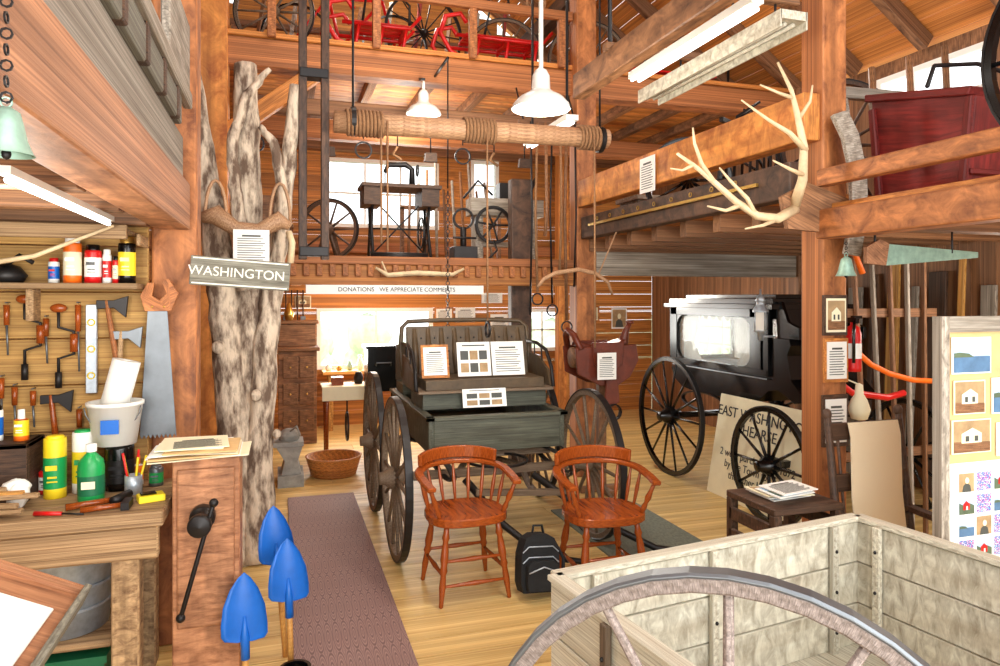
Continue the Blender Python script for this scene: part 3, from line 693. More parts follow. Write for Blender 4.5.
# ---------------------------------------------------------------- farm wagon
fw=V((2.12,2.16,0))
r=math.radians(8); A,B=V((-math.cos(r),-math.sin(r),0)),V((math.sin(r),-math.cos(r),0))
m=M(); LW,LL=1.34,1.05; z0,z1=.33,.80
C0=fw; C1=fw+A*LW; C2=C1+B*LL; C3=C0+B*LL
def side(p,q,n,th=.025):
    d=(q-p).normalized(); 
    for i in range(3):
        za=z0+(z1-z0)*i/3; zb=z0+(z1-z0)*(i+1)/3-.006
        m.beam(p+EZ*((za+zb)/2),q+EZ*((za+zb)/2),th,zb-za,0,tint=random.uniform(.9,1.04))
    m.beam(p+EZ*(z1+.008),q+EZ*(z1+.008),.05,.018,0,tint=1.05)
    L=(q-p).length; s_=d.cross(EZ)
    for f in n: 
        c=p+d*L*f
        m.beam(c+s_*.028*1+EZ*(z0-.02),c+s_*.028+EZ*(z1+.0),.03,.02,2,up=s_); m.beam(c-s_*.028+EZ*(z0-.02),c-s_*.028+EZ*(z1),.03,.02,0,up=s_)
        for k in range(3): m.ell(c+s_*.04+EZ*(z0+.08+.15*k),(.007,.007,.007),1,6); m.ell(c-s_*.04+EZ*(z0+.08+.15*k),(.007,.007,.007),1,6)
side(C0,C1,[.12,.55,.9]); side(C1,C2,[.3,.7]); side(C3,C0,[.3,.9]); side(C2,C3,[.2,.8])
for i in range(6):
    f=(i+.5)/6; p=C0.lerp(C1,f); m.beam(p+EZ*.32,p+B*LL+EZ*.32,LW/6-.006,.02,0,tint=.9)
ctr=(C0+C2)/2
m.beam(C1+B*.55+EZ*.26-A*.10,C0+B*.55+EZ*.26-A*.06,.08,.09,0); m.beam(C0.lerp(C1,.5)+EZ*.24-B*.05,C2.lerp(C3,.5)+EZ*.24,.08,.09,0)
for cc in (C0,C1,C2,C3):
    q=cc+(ctr-cc)*.2; m.cyl((q.x,q.y,0),(q.x,q.y,.31),.035,.035,10,0)
obj('farm_wagon_box',m,['w_pale','iron','w_wheel'],.004)
m=M()
wc=V((0.75,1.05,.70)); R_=.47
ang=math.radians(20); cth,sth=math.cos(math.radians(17.45)),math.sin(math.radians(17.45))
pd=V((math.cos(ang)*cth-math.sin(ang)*sth,-math.cos(ang)*sth-math.sin(ang)*cth,0)); wn=pd.cross(EZ)
wheel(m,wc,wn,R_,12,0,1,.030,.035,.07)
m.tube([wc-wn*.18,wc+wn*.18],.025,8,1)
m.beam(wc-wn*.17-EZ*.03,V((wc.x,wc.y,0))-wn*.17,.06,.05,0); m.beam(wc+wn*.17-EZ*.03,V((wc.x,wc.y,0))+wn*.17,.06,.05,0)
m.beam(V((wc.x,wc.y,.03))-wn*.25,V((wc.x,wc.y,.03))+wn*.25,.08,.06,0)
obj('wagon_wheel',m,['w_wheelgray','steel'],.004)

# ---------------------------------------------------------------- hearse
m=M()
hx0,hx1=3.74,4.44
for x in(3.48,4.70):
    wheel(m,(x,5.78,.55),(1,0,0),.55,14,0,1,.035,.035,.075)
for x in(3.40,4.70): wheel(m,(x,4.28,.43),(1,0,0),.43,12,0,1,.035,.035,.07)
m.beam((3.5,5.78,.55),(4.68,5.78,.55),.05,.05,0); m.beam((3.42,4.28,.43),(4.68,4.28,.43),.05,.05,0)
for x in(3.85,4.35):
    for yy,z in((5.78,.66),(4.45,.62)):
        for s_ in(1,-1): m.strip([(x,yy+.36*math.cos(pi*i/12),z+.09*math.sin(pi*i/12)*s_) for i in range(13)],.04,.014,1)
m.beam((4.09,4.28,.46),(4.09,5.78,.58),.06,.05,0)
prof=[(6.15,1.02),(6.17,.95),(6.12,.86),(5.98,.79),(5.8,.77),(5.0,.77),(4.85,.80),(4.72,.90),(4.6,.92),(4.5,.88),(4.42,.84),(4.34,.86),(4.34,.92),(4.46,1.02),(4.50,1.2),(4.46,1.28),(4.48,1.33),(4.66,1.33),(4.70,1.02)]
m.prism(prof,((hx0+hx1)/2,0,0),EY,EZ,hx1-hx0,0,1)
zb,zt=1.02,1.56
for x in(hx0,hx1):
    for yy,w in((6.1,.12),(4.85,.14),(4.72,.06)): m.box(x-.025,x+.025,yy-w/2,yy+w/2,zb,zt,0,1)
    m.box(x-.025,x+.025,4.7,6.15,zt-.07,zt,0,1); m.box(x-.03,x+.03,4.7,6.15,zb,zb+.05,0,1)
    for yy,zz,sy,sz in((6.04,zt-.07,-1,-1),(4.92,zt-.07,1,-1),(6.04,zb+.05,-1,1),(4.92,zb+.05,1,1)):
        m.prism([(0,0)]+[(sy*.12*(1-math.sin(pi/2*i/5)),sz*.12*(1-math.cos(pi/2*i/5))) for i in range(6)],(x,yy,zz),EY,EZ,.04,0,1)
# curtains drawn to the sides behind the glass, with tassel valance
for x,s_ in((hx0+.06,1),(hx1-.06,-1)):
    for y0,y1 in((5.72,6.03),(4.93,5.22)):
        P=[(x+.012*math.sin(i*1.6),y0+(y1-y0)*i/14,0) for i in range(15)]
        vs=[];F=[];U=[]
        for k,(zz,sq) in enumerate(((zb+.03,1),(1.22,.55),(zt-.03,1))):
            yc=y1 if y0>5.4 else y0
            for p in P: vs.append((p[0],yc+(p[1]-yc)*sq,zz))
        for k in range(2):
            for i in range(14): F.append((k*15+i,k*15+i+1,k*15+16+i,k*15+15+i)); U.append([(0,0)]*4)
        m.add(vs,F,U,4,1,True)
    for i in range(10): 
        yq=4.96+i*.108; m.prism([(0,0),(.108,0),(.09,-.04),(.054,-.06),(.018,-.04)],(x,yq,zt-.06),EY,EZ,.006,4,1)
for yy in(6.12,4.72):
    m.box(hx0,hx1,yy-.025,yy+.025,zt-.08,zt,0,1); m.box(hx0,hx1,yy-.025,yy+.025,zb,zb+.06,0,1)
m.box(hx0-.06,hx1+.06,4.6,6.22,zt,zt+.04,0,1); m.box(hx0-.02,hx1+.02,4.64,6.18,zt+.04,zt+.085,0,1); m.box(hx0+.1,hx1-.1,4.75,6.07,zt+.085,zt+.12,0,1)
m.box(hx0+.01,hx0+.014,4.9,6.05,zb,zt-.05,2,1);m.box(hx1-.014,hx1-.01,4.9,6.05,zb,zt-.05,2,1)
m.box(hx0+.09,hx1-.09,4.8,6.1,1.02,1.04,3,1)
m.tube([(hx0-.03,6.1,1.0),(hx0-.03,4.7,1.0)],.006,6,3)
m.box(hx0+.06,hx1-.06,4.40,4.68,1.33,1.38,0,1); m.obox(((hx0+hx1)/2,4.64,1.48),EX,EZ,-EY,.56,.26,.05,0,1)
for x in(hx0+.04,hx1-.04): m.prism([(4.4,1.33),(4.64,1.33),(4.66,1.60),(4.6,1.62),(4.52,1.46),(4.4,1.42)],(x,0,0),EY,EZ,.03,0,1)
obj('horse_drawn_hearse',m,['black','iron','glass','galv','white'],.004)
m=M(); lx,ly,lz=3.56,4.58,1.32
m.lathe([(0,0),(.02,0),(.025,.06),(.05,.07),(.05,.08)],(lx,ly,lz),n=8,mat=0); m.lathe([(.048,.08),(.05,.22)],(lx,ly,lz),n=4,mat=1,smooth=False)
m.lathe([(.06,.22),(.06,.235),(.035,.27),(.03,.3),(.04,.31),(.02,.35),(.008,.36),(.006,.40),(0,.40)],(lx,ly,lz),n=8,mat=0)
for a in range(4): 
    q=pi/2*a; m.cyl((lx+.05*math.cos(q),ly+.05*math.sin(q),lz+.08),(lx+.05*math.cos(q),ly+.05*math.sin(q),lz+.22),.005,mat=0)
m.tube([(lx,ly,lz+.03),(lx+.13,ly,lz+.03)],.01,6,0)
obj('carriage_lamp',m,['galv','enamel'])
ay=V((.14,0,.79)).normalized(); ax=V((0,-1,0)); c=V((3.50,4.64,.0))+ay*.42; nrm=ax.cross(ay)
m=M(); m.panel(c,ax,ay,1.12,.84,.015,0); sg=obj('hearse_sign',m,['cream'],.002)
text('EAST WASHINGTON\nHEARSE',.120,c+nrm*.01+ay*.22,ax,ay,'text_black',sg,.0015)
text('2 were purchased in 1872\nby the Town for $70.\nthe other burned',.086,c+nrm*.01-ay*.14,ax,ay,'text_black',sg,.001)

# ---------------------------------------------------------------- right side items
picture('framed_photo',(2.765,2.965,1.56),.15,.21,'sepia',6); picture('framed_photo',(2.77,2.965,1.325),.15,.23,'doc',12); picture('framed_notice',(2.765,2.965,1.01),.16,.27,'doc',6)
m=M(); x,y,z=2.91,2.99,1.26
m.lathe([(0,0),(.038,0),(.04,.02),(.04,.2),(.03,.235),(.015,.245),(.015,.26),(0,.26)],(x,y,z),n=18,mat=0)
m.lathe([(.041,.07),(.041,.15)],(x,y,z),n=18,mat=2); m.box(x-.012,x+.012,y-.03,y+.03,z+.255,z+.285,1); m.box(x-.008,x+.05,y-.01,y+.01,z+.28,z+.295,1)
m.tube([(x-.01,y-.02,z+.265),(x-.045,y-.05,z+.22),(x-.045,y-.05,z+.05)],.008,6,1)
obj('fire_extinguisher',m,['red','black','white'])
m=M(); m.lathe([(0,0),(.04,.01),(.055,.06),(.04,.11),(.022,.14),(.018,.19),(0,.2)],(2.93,2.97,1.0),n=16); m.cyl((2.93,2.97,1.19),(2.87,3.0,1.22),.004); obj('gourd_dipper',m,['cream'])
m=M()
m.tube([(3.05,3.4,1.72),(3.08,3.4,1.86),(3.18,3.4,1.93),(3.32,3.4,1.92),(3.38,3.4,1.80)],.018,10,1)
m.tube([(3.05,3.4,1.72),(3.06,3.4,1.5),(3.10,3.39,1.3),(3.16,3.38,1.16),(3.28,3.38,1.08),(3.55,3.38,1.04),(3.7,3.4,1.06)],.020,10,0)
m.tube([(3.10,3.36,1.90),(3.11,3.36,1.8),(3.14,3.36,1.62),(3.2,3.36,1.45),(3.28,3.36,1.34),(3.4,3.36,1.25),(3.55,3.37,1.19),(3.75,3.38,1.14),(4.0,3.4,1.12)],.017,10,1)
m.box(3.14,3.22,3.3,3.5,1.93,2.08,2)
obj('garden_hose',m,['red','orange','iron'])
m=M()
for i in range(8):
    yy=4.0+.22*i; m.beam((5.14-.04*(i%2),yy,0),(5.26,yy+.05,1.75+.12*((i*5)%3)),.03,[.12,.05,.16,.06][i%4],i%3,up=EY)
obj('leaning_boards',m,['w_gray','w_amber','w_dark'],.003)
m=M(); m.box(3.6,3.64,3.9,3.94,0,2.05,0)
for i in range(5): m.beam((3.66+.14*i,3.62+.02*i,0),(3.60+.15*i,3.70,1.95),.022,.03,i%2)
m.beam((3.55,3.72,1.55),(4.35,3.74,1.55),.03,.06,0); m.beam((3.55,3.72,.6),(4.35,3.74,.6),.03,.06,0)
obj('tool_pole_rack',m,['w_brown','w_gray'],.003)
m=M(); m.prism([(0,-.03),(.62,.02),(.62,.05),(0,.08)],(2.86,2.74,1.84),EX,EZ,.003,0,1); m.prism([(-.12,-.02),(0,-.03),(.02,.08),(-.04,.1),(-.12,.06)],(2.86,2.74,1.84),EX,EZ,.025,1); m.cyl((2.80,2.74,1.88),(2.80,2.74,2.0),.006,mat=2); m.cyl((3.3,2.74,1.88),(3.3,2.74,2.0),.005,mat=2)
obj('long_hand_saw',m,['verd','w_vise','iron'],.002)
def bell(x,y,z,s,top):
    m=M(); m.lathe([(.5*s,0),(.46*s,.05*s),(.36*s,.3*s),(.3*s,.6*s),(.24*s,.85*s),(.1*s,.95*s),(0,.96*s)],(x,y,z),n=22,mat=0); m.lathe([(.44*s,.0),(.3*s,.5*s),(0,.8*s)],(x,y,z),n=22,mat=0)
    m.ring((x,y,z+1.05*s),EY,.1*s,.03*s,.04*s,12,0); m.ell((x,y,z+.02*s),(.09*s,.09*s,.12*s),1)
    k=int((top-z-1.1*s)/.024)
    for i in range(k): m.ring((x,y,z+1.15*s+i*.024),EX if i%2 else EY,.008,.003,.003,8,1)
    return m
obj('brass_bell',bell(-.392,1.225,1.865,.075,2.45),['verd','iron']); obj('brass_bell',bell(2.70,2.82,1.76,.1,1.95),['verd','iron'])

# antlers
m=M(); O=V((2.43,2.90,2.10)); rx=V((.954,-.30,0)); fy=V((.30,.954,0))
def an(pts,r0,r1):
    k=len(pts); P=[O+rx*p[0]*.95+fy*p[1]*.6+EZ*p[2]*.97 for p in pts]
    m.tube(P,[r0+(r1-r0)*i/(k-1) for i in range(k)],9,0)
an([(0.05,0.1,-.0),(-.08,-.06,-.06),(-.20,-.12,-.05),(-.32,-.16,.02),(-.44,-.18,.12),(-.54,-.18,.20),(-.62,-.16,.26)],.027,.007)
an([(-.44,-.18,.12),(-.50,-.2,.2),(-.54,-.22,.30),(-.55,-.22,.38)],.014,.004); an([(-.30,-.15,0),(-.38,-.2,-.03),(-.48,-.24,-.01)],.013,.004)
an([(-.2,-.11,-.06),(-.27,-.2,.03),(-.37,-.24,.12),(-.42,-.24,.18)],.014,.004); an([(-.54,-.18,.20),(-.60,-.2,.17),(-.66,-.2,.18)],.009,.003); an([(-.10,-.07,-.07),(-.18,-.16,-.1),(-.28,-.2,-.12)],.012,.004)
an([(0.05,0.1,.02),(.05,-.06,.14),(.04,-.12,.30),(.0,-.14,.46),(-.03,-.14,.58),(-.10,-.14,.72)],.028,.006)
an([(.05,-.12,.28),(-.05,-.18,.36),(-.16,-.2,.42),(-.30,-.2,.52)],.016,.004); an([(-.02,-.14,.54),(-.10,-.17,.56),(-.20,-.18,.60)],.011,.004); an([(.05,-.08,.16),(-.04,-.16,.18),(-.14,-.2,.22)],.013,.004); an([(.01,-.14,.44),(.06,-.16,.52),(.07,-.17,.60)],.011,.004)
m.prism([(-.04,-.1),(.34,-.12),(.36,.06),(.08,.14),(-.08,.06)],O+V((.06,.05,0)),EX,EZ,.03,1,1)
obj('elk_antlers',m,['bone','w_brown'])
m=M(); m.strip([(2.74,2.91,2.60),(2.78,2.88,2.48),(2.82,2.87,2.30),(2.83,2.87,2.08),(2.81,2.90,1.87)],.10,.03,0,up=EY); obj('barrel_stave',m,['w_gray'],.004)
picture('paper_tag',(2.585,4.6,2.56),.22,.26,'doc',ax=V((0,-1,0)),ay=EZ)
m=M()
for i in range(9): m.ring((2.615,3.6+i*.24,2.34),EX,.015,.005,.006,10,0)
m.box(2.61,2.628,3.4,5.7,2.29,2.31,0)
obj('horse_brass_strap',m,['brass'])
# red sleigh body in loft
m=M(); X0,X1=3.16,4.1
m.prism([(2.55,2.16),(3.05,2.16),(3.12,2.75),(2.50,2.62)],((X0+X1)/2,0,0),EY,EZ,X1-X0,0,1)
m.prism([(2.52,2.62),(3.14,2.75),(3.14,2.79),(2.50,2.66)],((X0+X1)/2,0,0),EY,EZ,X1-X0+.06,0,.85)
for x in(X0-.012,X1+.012): m.beam((x,2.56,2.2),(x,2.52,2.62),.03,.04,0,tint=.8); m.beam((x,3.05,2.2),(x,3.1,2.7),.03,.04,0,tint=.8)
for z in(2.26,2.52): m.beam((X0,2.53,z),(X1,2.53,z),.02,.03,0,tint=.8)
m.tube([(3.2,2.8,2.74),(3.25,2.8,2.86),(3.55,2.8,2.90),(3.85,2.8,2.86),(3.95,2.8,2.74)],.012,8,1)
obj('red_sleigh_body',m,['w_dkred','iron'],.006)
m=M(); wheel(m,(3.0,1.80,2.66),(1,.1,0),.5,12,0,1,.035,.035,.06); obj('carriage_wheel',m,['black','iron'])
m=M(); wheel(m,(4.05,5.1,2.70),(.35,1,0),.44,12,0,1,.03,.035,.06); obj('carriage_wheel',m,['black','iron'])
m=M(); wheel(m,(3.15,4.95,2.60),(.45,1,0),.35,12,0,1,.03,.035,.06); obj('carriage_wheel',m,['black','iron'])
m=M(); wheel(m,(3.75,3.95,2.72),(.25,1,0),.46,12,0,1,.03,.035,.06); obj('carriage_wheel',m,['w_dark','iron'])
m=M()
for i in range(9):
    x=2.9+i*.12; m.tube([(x,4.12+i*.07,2.25),(x+.05,4.12+i*.08,2.85+.08*(i%3)),(x+.2,4.07+i*.08,2.95+.08*(i%2))],.011,6,0)
m.beam((2.85,4.07,2.86),(3.9,4.73,2.86),.03,.03,0); m.beam((2.85,4.12,2.45),(3.9,4.75,2.45),.03,.03,0)
obj('iron_hay_rake',m,['iron'])
m=M(); m.box(2.95,3.4,5.4,5.75,2.24,2.5,0); m.box(2.92,3.43,5.37,5.78,2.5,2.54,0); m.box(4.5,5.0,5.4,5.75,2.24,2.65,1); obj('wooden_crate',m,['w_gray','w_orange'],.005)
m=M()
for i in range(3): m.tube([(3.5+i*.3,3.4,2.24),(3.55+i*.3,3.5,3.1+.1*i)],.02,8,0)
m.beam((3.2,3.45,2.9),(4.4,3.52,2.95),.05,.07,1)
for i in range(6): m.beam((3.3+i*.2,3.46,2.9),(3.3+i*.2,3.40,2.55),.02,.03,1)
obj('wooden_hay_rack',m,['w_brown','w_gray'],.003)
# snowshoes and skis hanging on the loft wall
m=M()
for yy in(3.75,5.35):
    P=[(5.24,yy+.10*math.sin(2*pi*i/20),2.75+.32*math.cos(2*pi*i/20)) for i in range(20)]; m.tube(P,.012,6,0,closed=True)
    for q in(-.15,0,.15): m.cyl((5.24,yy-.09,2.75+q),(5.24,yy+.09,2.75+q),.008,mat=0)
for i in range(3): m.beam((5.25,5.6+.08*i,2.25),(5.25,5.6+.08*i,3.5),.02,.05,1,up=EX)
obj('snowshoes_and_skis',m,['w_log','w_brown'])

# notice board
m=M(); y=2.03; Y=y-.006
m.box(2.37,2.41,y-.02,y+.02,0,1.58,13); m.box(3.08,3.12,y-.02,y+.02,0,1.58,13); m.box(2.41,3.08,y-.02,y+.02,1.52,1.58,13); m.box(2.41,3.08,y-.02,y+.02,.55,.6,13); m.box(2.41,3.08,y-.004,y+.012,.6,1.52,5,.95)
for x,z,w,h,k in [(2.53,1.43,.20,.14,'sea'),(2.80,1.43,.22,.14,'barn'),(2.52,1.27,.16,.13,'sepia'),(2.72,1.27,.17,.14,'sea'),(2.92,1.27,.17,.14,'portrait'),(2.53,1.12,.20,.13,'sepia'),(2.77,1.10,.22,.13,'doc')]: pic(m,(x,Y-.004,z),EX,EZ,w,h,k,border=.04)
m.panel((2.59,Y-.002,.82),EX,EZ,.34,.40,.003,1)
for r_ in range(4):
    for q in range(3): pic(m,(2.50+q*.09,Y-.006,.69+r_*.085),EX,EZ,.08,.075,['mix','barn','mix','sea','portrait'][(r_*3+q)%5],border=.03)
pic(m,(2.92,Y-.004,.80),EX,EZ,.2,.3,'doc')
obj('notice_board',m,PL)

# rocking chair with crochet throw
m=M(); cx,cy=2.63,2.40
for s_ in(-1,1):
    x=cx+s_*.21
    m.tube([(x,cy-.18,.05),(x,cy-.18,.62)],.018,8,0); m.tube([(x,cy+.14,.05),(x,cy+.16,.45),(x,cy+.24,1.10)],[.018,.02,.016],8,0); m.ell((x,cy+.243,1.11),(.022,.022,.028),0)
    m.strip([(x,cy-.20+.042*i,.045+.0022*(i-5)**2) for i in range(11)],.03,.03,0); m.beam((x,cy-.2,.64),(x,cy+.2,.66),.05,.025,0)
    m.tube([(x,cy-.18,.2),(x,cy+.14,.22)],.01,6,0)
m.box(cx-.22,cx+.22,cy-.2,cy+.17,.42,.45,0)
for z_ in(.60,.80,1.03):
    yy=cy+.16+(z_-.45)*.119
    m.beam((cx-.21,yy,z_),(cx+.21,yy,z_),.018,.08,0)
for i in range(5): 
    x=cx-.16+i*.08; m.tube([(x,cy+.165,.45),(x,cy+.235,1.03)],.008,6,0)
m.tube([(cx-.21,cy-.18,.22),(cx+.21,cy-.18,.22)],.01,6,0)
obj('rocking_chair',m,['w_dark'],.003)
m=M()
m.strip([(cx-.04,cy-.14,.460),(cx-.04,cy+.03,.470),(cx-.03,cy+.10,.52),(cx-.02,cy+.14,.75),(cx+.0,cy+.165,.92),(cx+.01,cy+.178,1.01),(cx+.01,cy+.195,1.075)],.29,.006,0,tint=1,side=(1,0,0))
obj('crochet_throw',m,['crochet'])
m=M(); X0,X1,Y0_,Y1_=2.02,2.34,2.50,2.80
m.box(X0-.02,X1+.02,Y0_-.02,Y1_+.02,.72,.75,0)
for x in(X0,X1):
    for yy in(Y0_,Y1_): m.box(x-.02,x+.02,yy-.02,yy+.02,0,.72,0)
for i in range(6):
    z=.12+i*.10; m.box(X0,X1,Y0_-.018,Y0_+.0,z,z+.06,0); m.box(X0-.02,X0-.002,Y0_,Y1_,z,z+.06,0); m.box(X1,X1+.018,Y0_,Y1_,z,z+.06,0)
obj('slatted_side_table',m,['w_dark'],.004)
m=M()
for i in range(5): pic(m,(2.18+random.uniform(-.03,.03),2.65+random.uniform(-.03,.03),.754+i*.010),V((1,random.uniform(-.3,.3),0)),EY,.22,.17,['barn','doc','sepia'][i%3])
obj('magazine_stack',m,PL)

# saddle on stand
m=M(); sx,sy,sz=2.62,5.45,1.30
m.box(sx-.035,sx+.035,sy-.035,sy+.035,0,1.12,1); m.box(sx-.2,sx+.2,sy-.03,sy+.03,0,.05,1); m.box(sx-.03,sx+.03,sy-.2,sy+.2,0,.05,1)
m.tube([(sx-.28,sy,1.15),(sx+.28,sy,1.15)],.09,10,1)
m.strip([(sx-.24+.0,sy,1.26),(sx-.12,sy,1.235),(sx+.05,sy,1.235),(sx+.2,sy,1.28)],.16,.04,0)
m.tube([(sx-.25+.0,sy-.14,1.22),(sx-.29,sy-.09,1.34),(sx-.31,sy,1.38),(sx-.29,sy+.09,1.34),(sx-.25,sy+.14,1.22)],.028,8,0)
m.tube([(sx+.2,sy,1.25),(sx+.24,sy,1.38),(sx+.27,sy,1.43)],[.05,.025,.022],10,0); m.ell((sx+.27,sy,1.44),(.04,.035,.018),0,10)
for s_ in(-1,1):
    m.prism([(-.30,.10),(.26,.12),(.28,-.02),(.2,-.16),(.06,-.24),(-.08,-.22),(-.28,-.12)],(sx,sy+s_*.13,1.14),EX,EZ,.025,0,1)
    m.prism([(-.16,.14),(.14,.14),(.12,-.05),(-.02,-.12),(-.14,-.04)],(sx,sy+s_*.15,1.14),EX,EZ,.02,0,.7)
m.prism([(-.05,0),(.05,0),(.07,-.24),(0,-.28),(-.07,-.24)],(sx+.02,sy-.165,1.02),EX,EZ,.012,0,.8)
m.ring((sx+.03,sy-.17,.70),EY,.065,.012,.05,14,2)
obj('riding_saddle',m,['brleather','w_brown','iron'],.008)
picture('paper_notice',(2.56,5.22,1.09),.17,.22,'doc')
# ---------------------------------------------------------------- log windlass
m=M(); yl=4.6; a=V((.33,yl,2.78)); b_=V((2.26,yl,2.80))
m.tube([a,a.lerp(b_,.3),a.lerp(b_,.7),b_],[.072,.068,.070,.068],16,0,1)
for f,L in((.10,.24),(.50,.22),(.92,.16)):
    n=int(L/.024); P=[]
    for i in range(n*12+1):
        q=2*pi*i/12; P.append(a.lerp(b_,f)+V((-L/2+L*i/(n*12),math.cos(q)*.080,math.sin(q)*.080)))
    m.tube(P,.012,6,1)
for x,z in((.62,2.0),(.66,1.95),(1.33,1.5),(2.12,1.3)): m.tube([(x,yl-.08,2.79),(x,yl-.09,z)],.007,6,1)
m.ring((1.33,yl-.09,1.44),EX,.05,.014,.014,16,2)
for x in(.45,2.2): m.tube([(x,yl,2.87),(x,yl,4.4),],.008,6,2); m.ring((x,yl,2.79),EX,.088,.010,.03,20,2)
m.beam((.2,yl,4.47),(2.6,yl,4.47),.14,.14,3)
m.beam((.3,yl,4.47),(.3,3.83,4.47),.1,.1,3); m.beam((2.3,yl,4.47),(2.3,3.83,4.47),.1,.1,3)
obj('log_windlass',m,['w_log','rope','iron','w_orange'])
m=M()
for x in(.14,.28): m.box(x-.026,x+.026,4.66,4.74,1.90,4.38,0)
for z in(1.95,3.1,4.3): m.box(.12,.30,4.65,4.75,z-.03,z+.03,1)
obj('hoist_track',m,['w_dark','iron'],.004)
m=M()
for i in range(34): m.ring((1.30,5.55,1.35+i*.035),EX if i%2 else EY,.016,.006,.006,8)
m.tube([(1.30,5.55,1.35),(1.30,5.55,1.28),(1.34,5.55,1.25),(1.36,5.55,1.30)],.010,6); m.cyl((1.30,5.55,2.54),(1.30,5.55,3.6),.006); m.cyl((1.30,5.55,3.6),(1.30,6.04,3.6),.012)
obj('hanging_chain',m,['iron'])
m=M()
for i in range(7):
    x=2.10+i*.07; z=[1.5,1.7,2.2,1.6,1.9,1.45,1.75][i]
    m.tube([(x,5.78+.02*(i%2),3.2),(x+.02*(-1)**i,5.80,2.4),(x,5.80,z)],.009+.003*(i%3),6,i%3)
    if i%2: m.ring((x,5.80,z-.06),EY,.05,.012,.012,14,0)
m.beam((2.0,5.82,3.2),(2.58,5.82,3.2),.04,.04,2)
for x in(2.05,2.55): m.cyl((x,5.82,3.2),(x,6.03,3.56),.008,mat=0)
obj('hanging_harness_straps',m,['iron','rope','w_brown'])
m=M(); m.tube([(1.95,5.2,1.74),(2.0,5.2,1.80),(2.1,5.2,1.85),(2.3,5.2,1.88),(2.45,5.2,1.85),(2.56,5.2,1.78),(2.60,5.2,1.68)],[.012,.015,.017,.018,.017,.014,.01],8,0); m.cyl((2.48,5.2,1.85),(2.64,5.2,2.2),.006); obj('ox_bow',m,['w_log'])
m=M(); m.tube([(.75,5.80,1.90),(.85,5.8,1.84),(1.1,5.8,1.86),(1.4,5.8,1.85),(1.5,5.8,1.9)],[.01,.02,.022,.018,.01],8,0); m.tube([(.85,5.8,1.84),(.80,5.8,1.95)],.008,6,0); m.cyl((1.1,5.8,1.86),(1.1,5.9,1.88),.006); obj('hanging_branch_handle',m,['bone'])
m=M(); m.panel((.95,5.895,1.72),EX,EZ,1.5,.075,.01,0); sg=obj('banner_sign',m,['white']); text('DONATIONS   WE APPRECIATE COMMENTS',.05,(.95,5.888,1.72),EX,EZ,'text_black',sg)

# ---------------------------------------------------------------- lamps
def pendant(x,y,z,r,top):
    m=M(); m.lathe([(r,0),(r*.98,.02),(r*.75,.06),(r*.45,.085),(r*.32,.10),(r*.30,.17),(r*.2,.2),(.012,.21),(.012,.22)],(x,y,z),n=30,mat=0)
    m.lathe([(r*.95,.01),(r*.7,.05),(r*.4,.075),(0,.08)],(x,y,z),n=30,mat=0); m.ell((x,y,z+.04),(.035,.035,.045),1,12); m.cyl((x,y,z+.2),(x,y,top),.012,mat=0)
    return obj('pendant_lamp',m,['enamel','lampglow'])
pendant(1.28,3.37,2.62,.15,6.5); pendant(1.17,5.9,3.22,.15,3.5)
m=M(); m.beam((1.17,5.9,3.52),(1.17,6.04,3.56),.03,.02,0); obj('lamp_bracket',m,['iron'])
def fluoro(p0,p1,w=.13,sk=True,n=2):
    m=M(); p0=V(p0);p1=V(p1);d=(p1-p0).normalized(); s_=d.cross(EZ)
    m.beam(p0,p1,w,.04 if w>.05 else .02,0,tint=1); 
    if sk:
        for q in(-w/2,w/2): m.beam(p0+s_*q-EZ*.02,p1+s_*q-EZ*.02,.008,.08,0,tint=1)
    for q in((-.022,.022) if n==2 else (0,)): m.tube([p0+s_*q-EZ*(.032 if n==2 else .02)+d*.03,p1+s_*q-EZ*(.032 if n==2 else .02)-d*.03],.010,8,1)
    return m
obj('fluorescent_fixture',fluoro((-.63,1.95,1.957),(-.63,3.05,1.957),.03,False,1),['enamel','tube'])
obj('fluorescent_fixture',fluoro((1.93,2.5,2.92),(1.93,3.6,2.92),.06,False),['enamel','tube'])
obj('fluorescent_fixture',fluoro((2.20,2.6,2.92),(2.20,3.9,2.92),.14),['w_pale','w_pale'])
obj('fluorescent_fixture',fluoro((2.05,4.75,2.98),(2.05,5.7,2.98),.1,False),['enamel','tube'])
m=M(); m.beam((1.76,.2,2.95),(1.76,3.98,2.95),.08,.15,0); m.beam((1.7,2.7,3.03),(2.3,2.7,3.03),.05,.05,0); m.beam((1.7,3.5,3.03),(2.3,3.5,3.03),.05,.05,0)
for yy in(1.5,3.55): m.cyl((1.76,yy,3.0),(1.76,yy,4.3),.012,mat=1)
for x in(1.95,2.18): 
    for yy in(2.7,3.5): m.cyl((x,yy,2.94),(x,yy,3.02),.006,mat=1)
m.beam((2.05,4.85,3.0),(2.05,4.85,roofz(2.05)),.02,.02,1);m.beam((2.05,5.6,3.0),(2.05,5.6,roofz(2.05)),.02,.02,1)
obj('light_support_beam',m,['w_brown','iron'],.006)

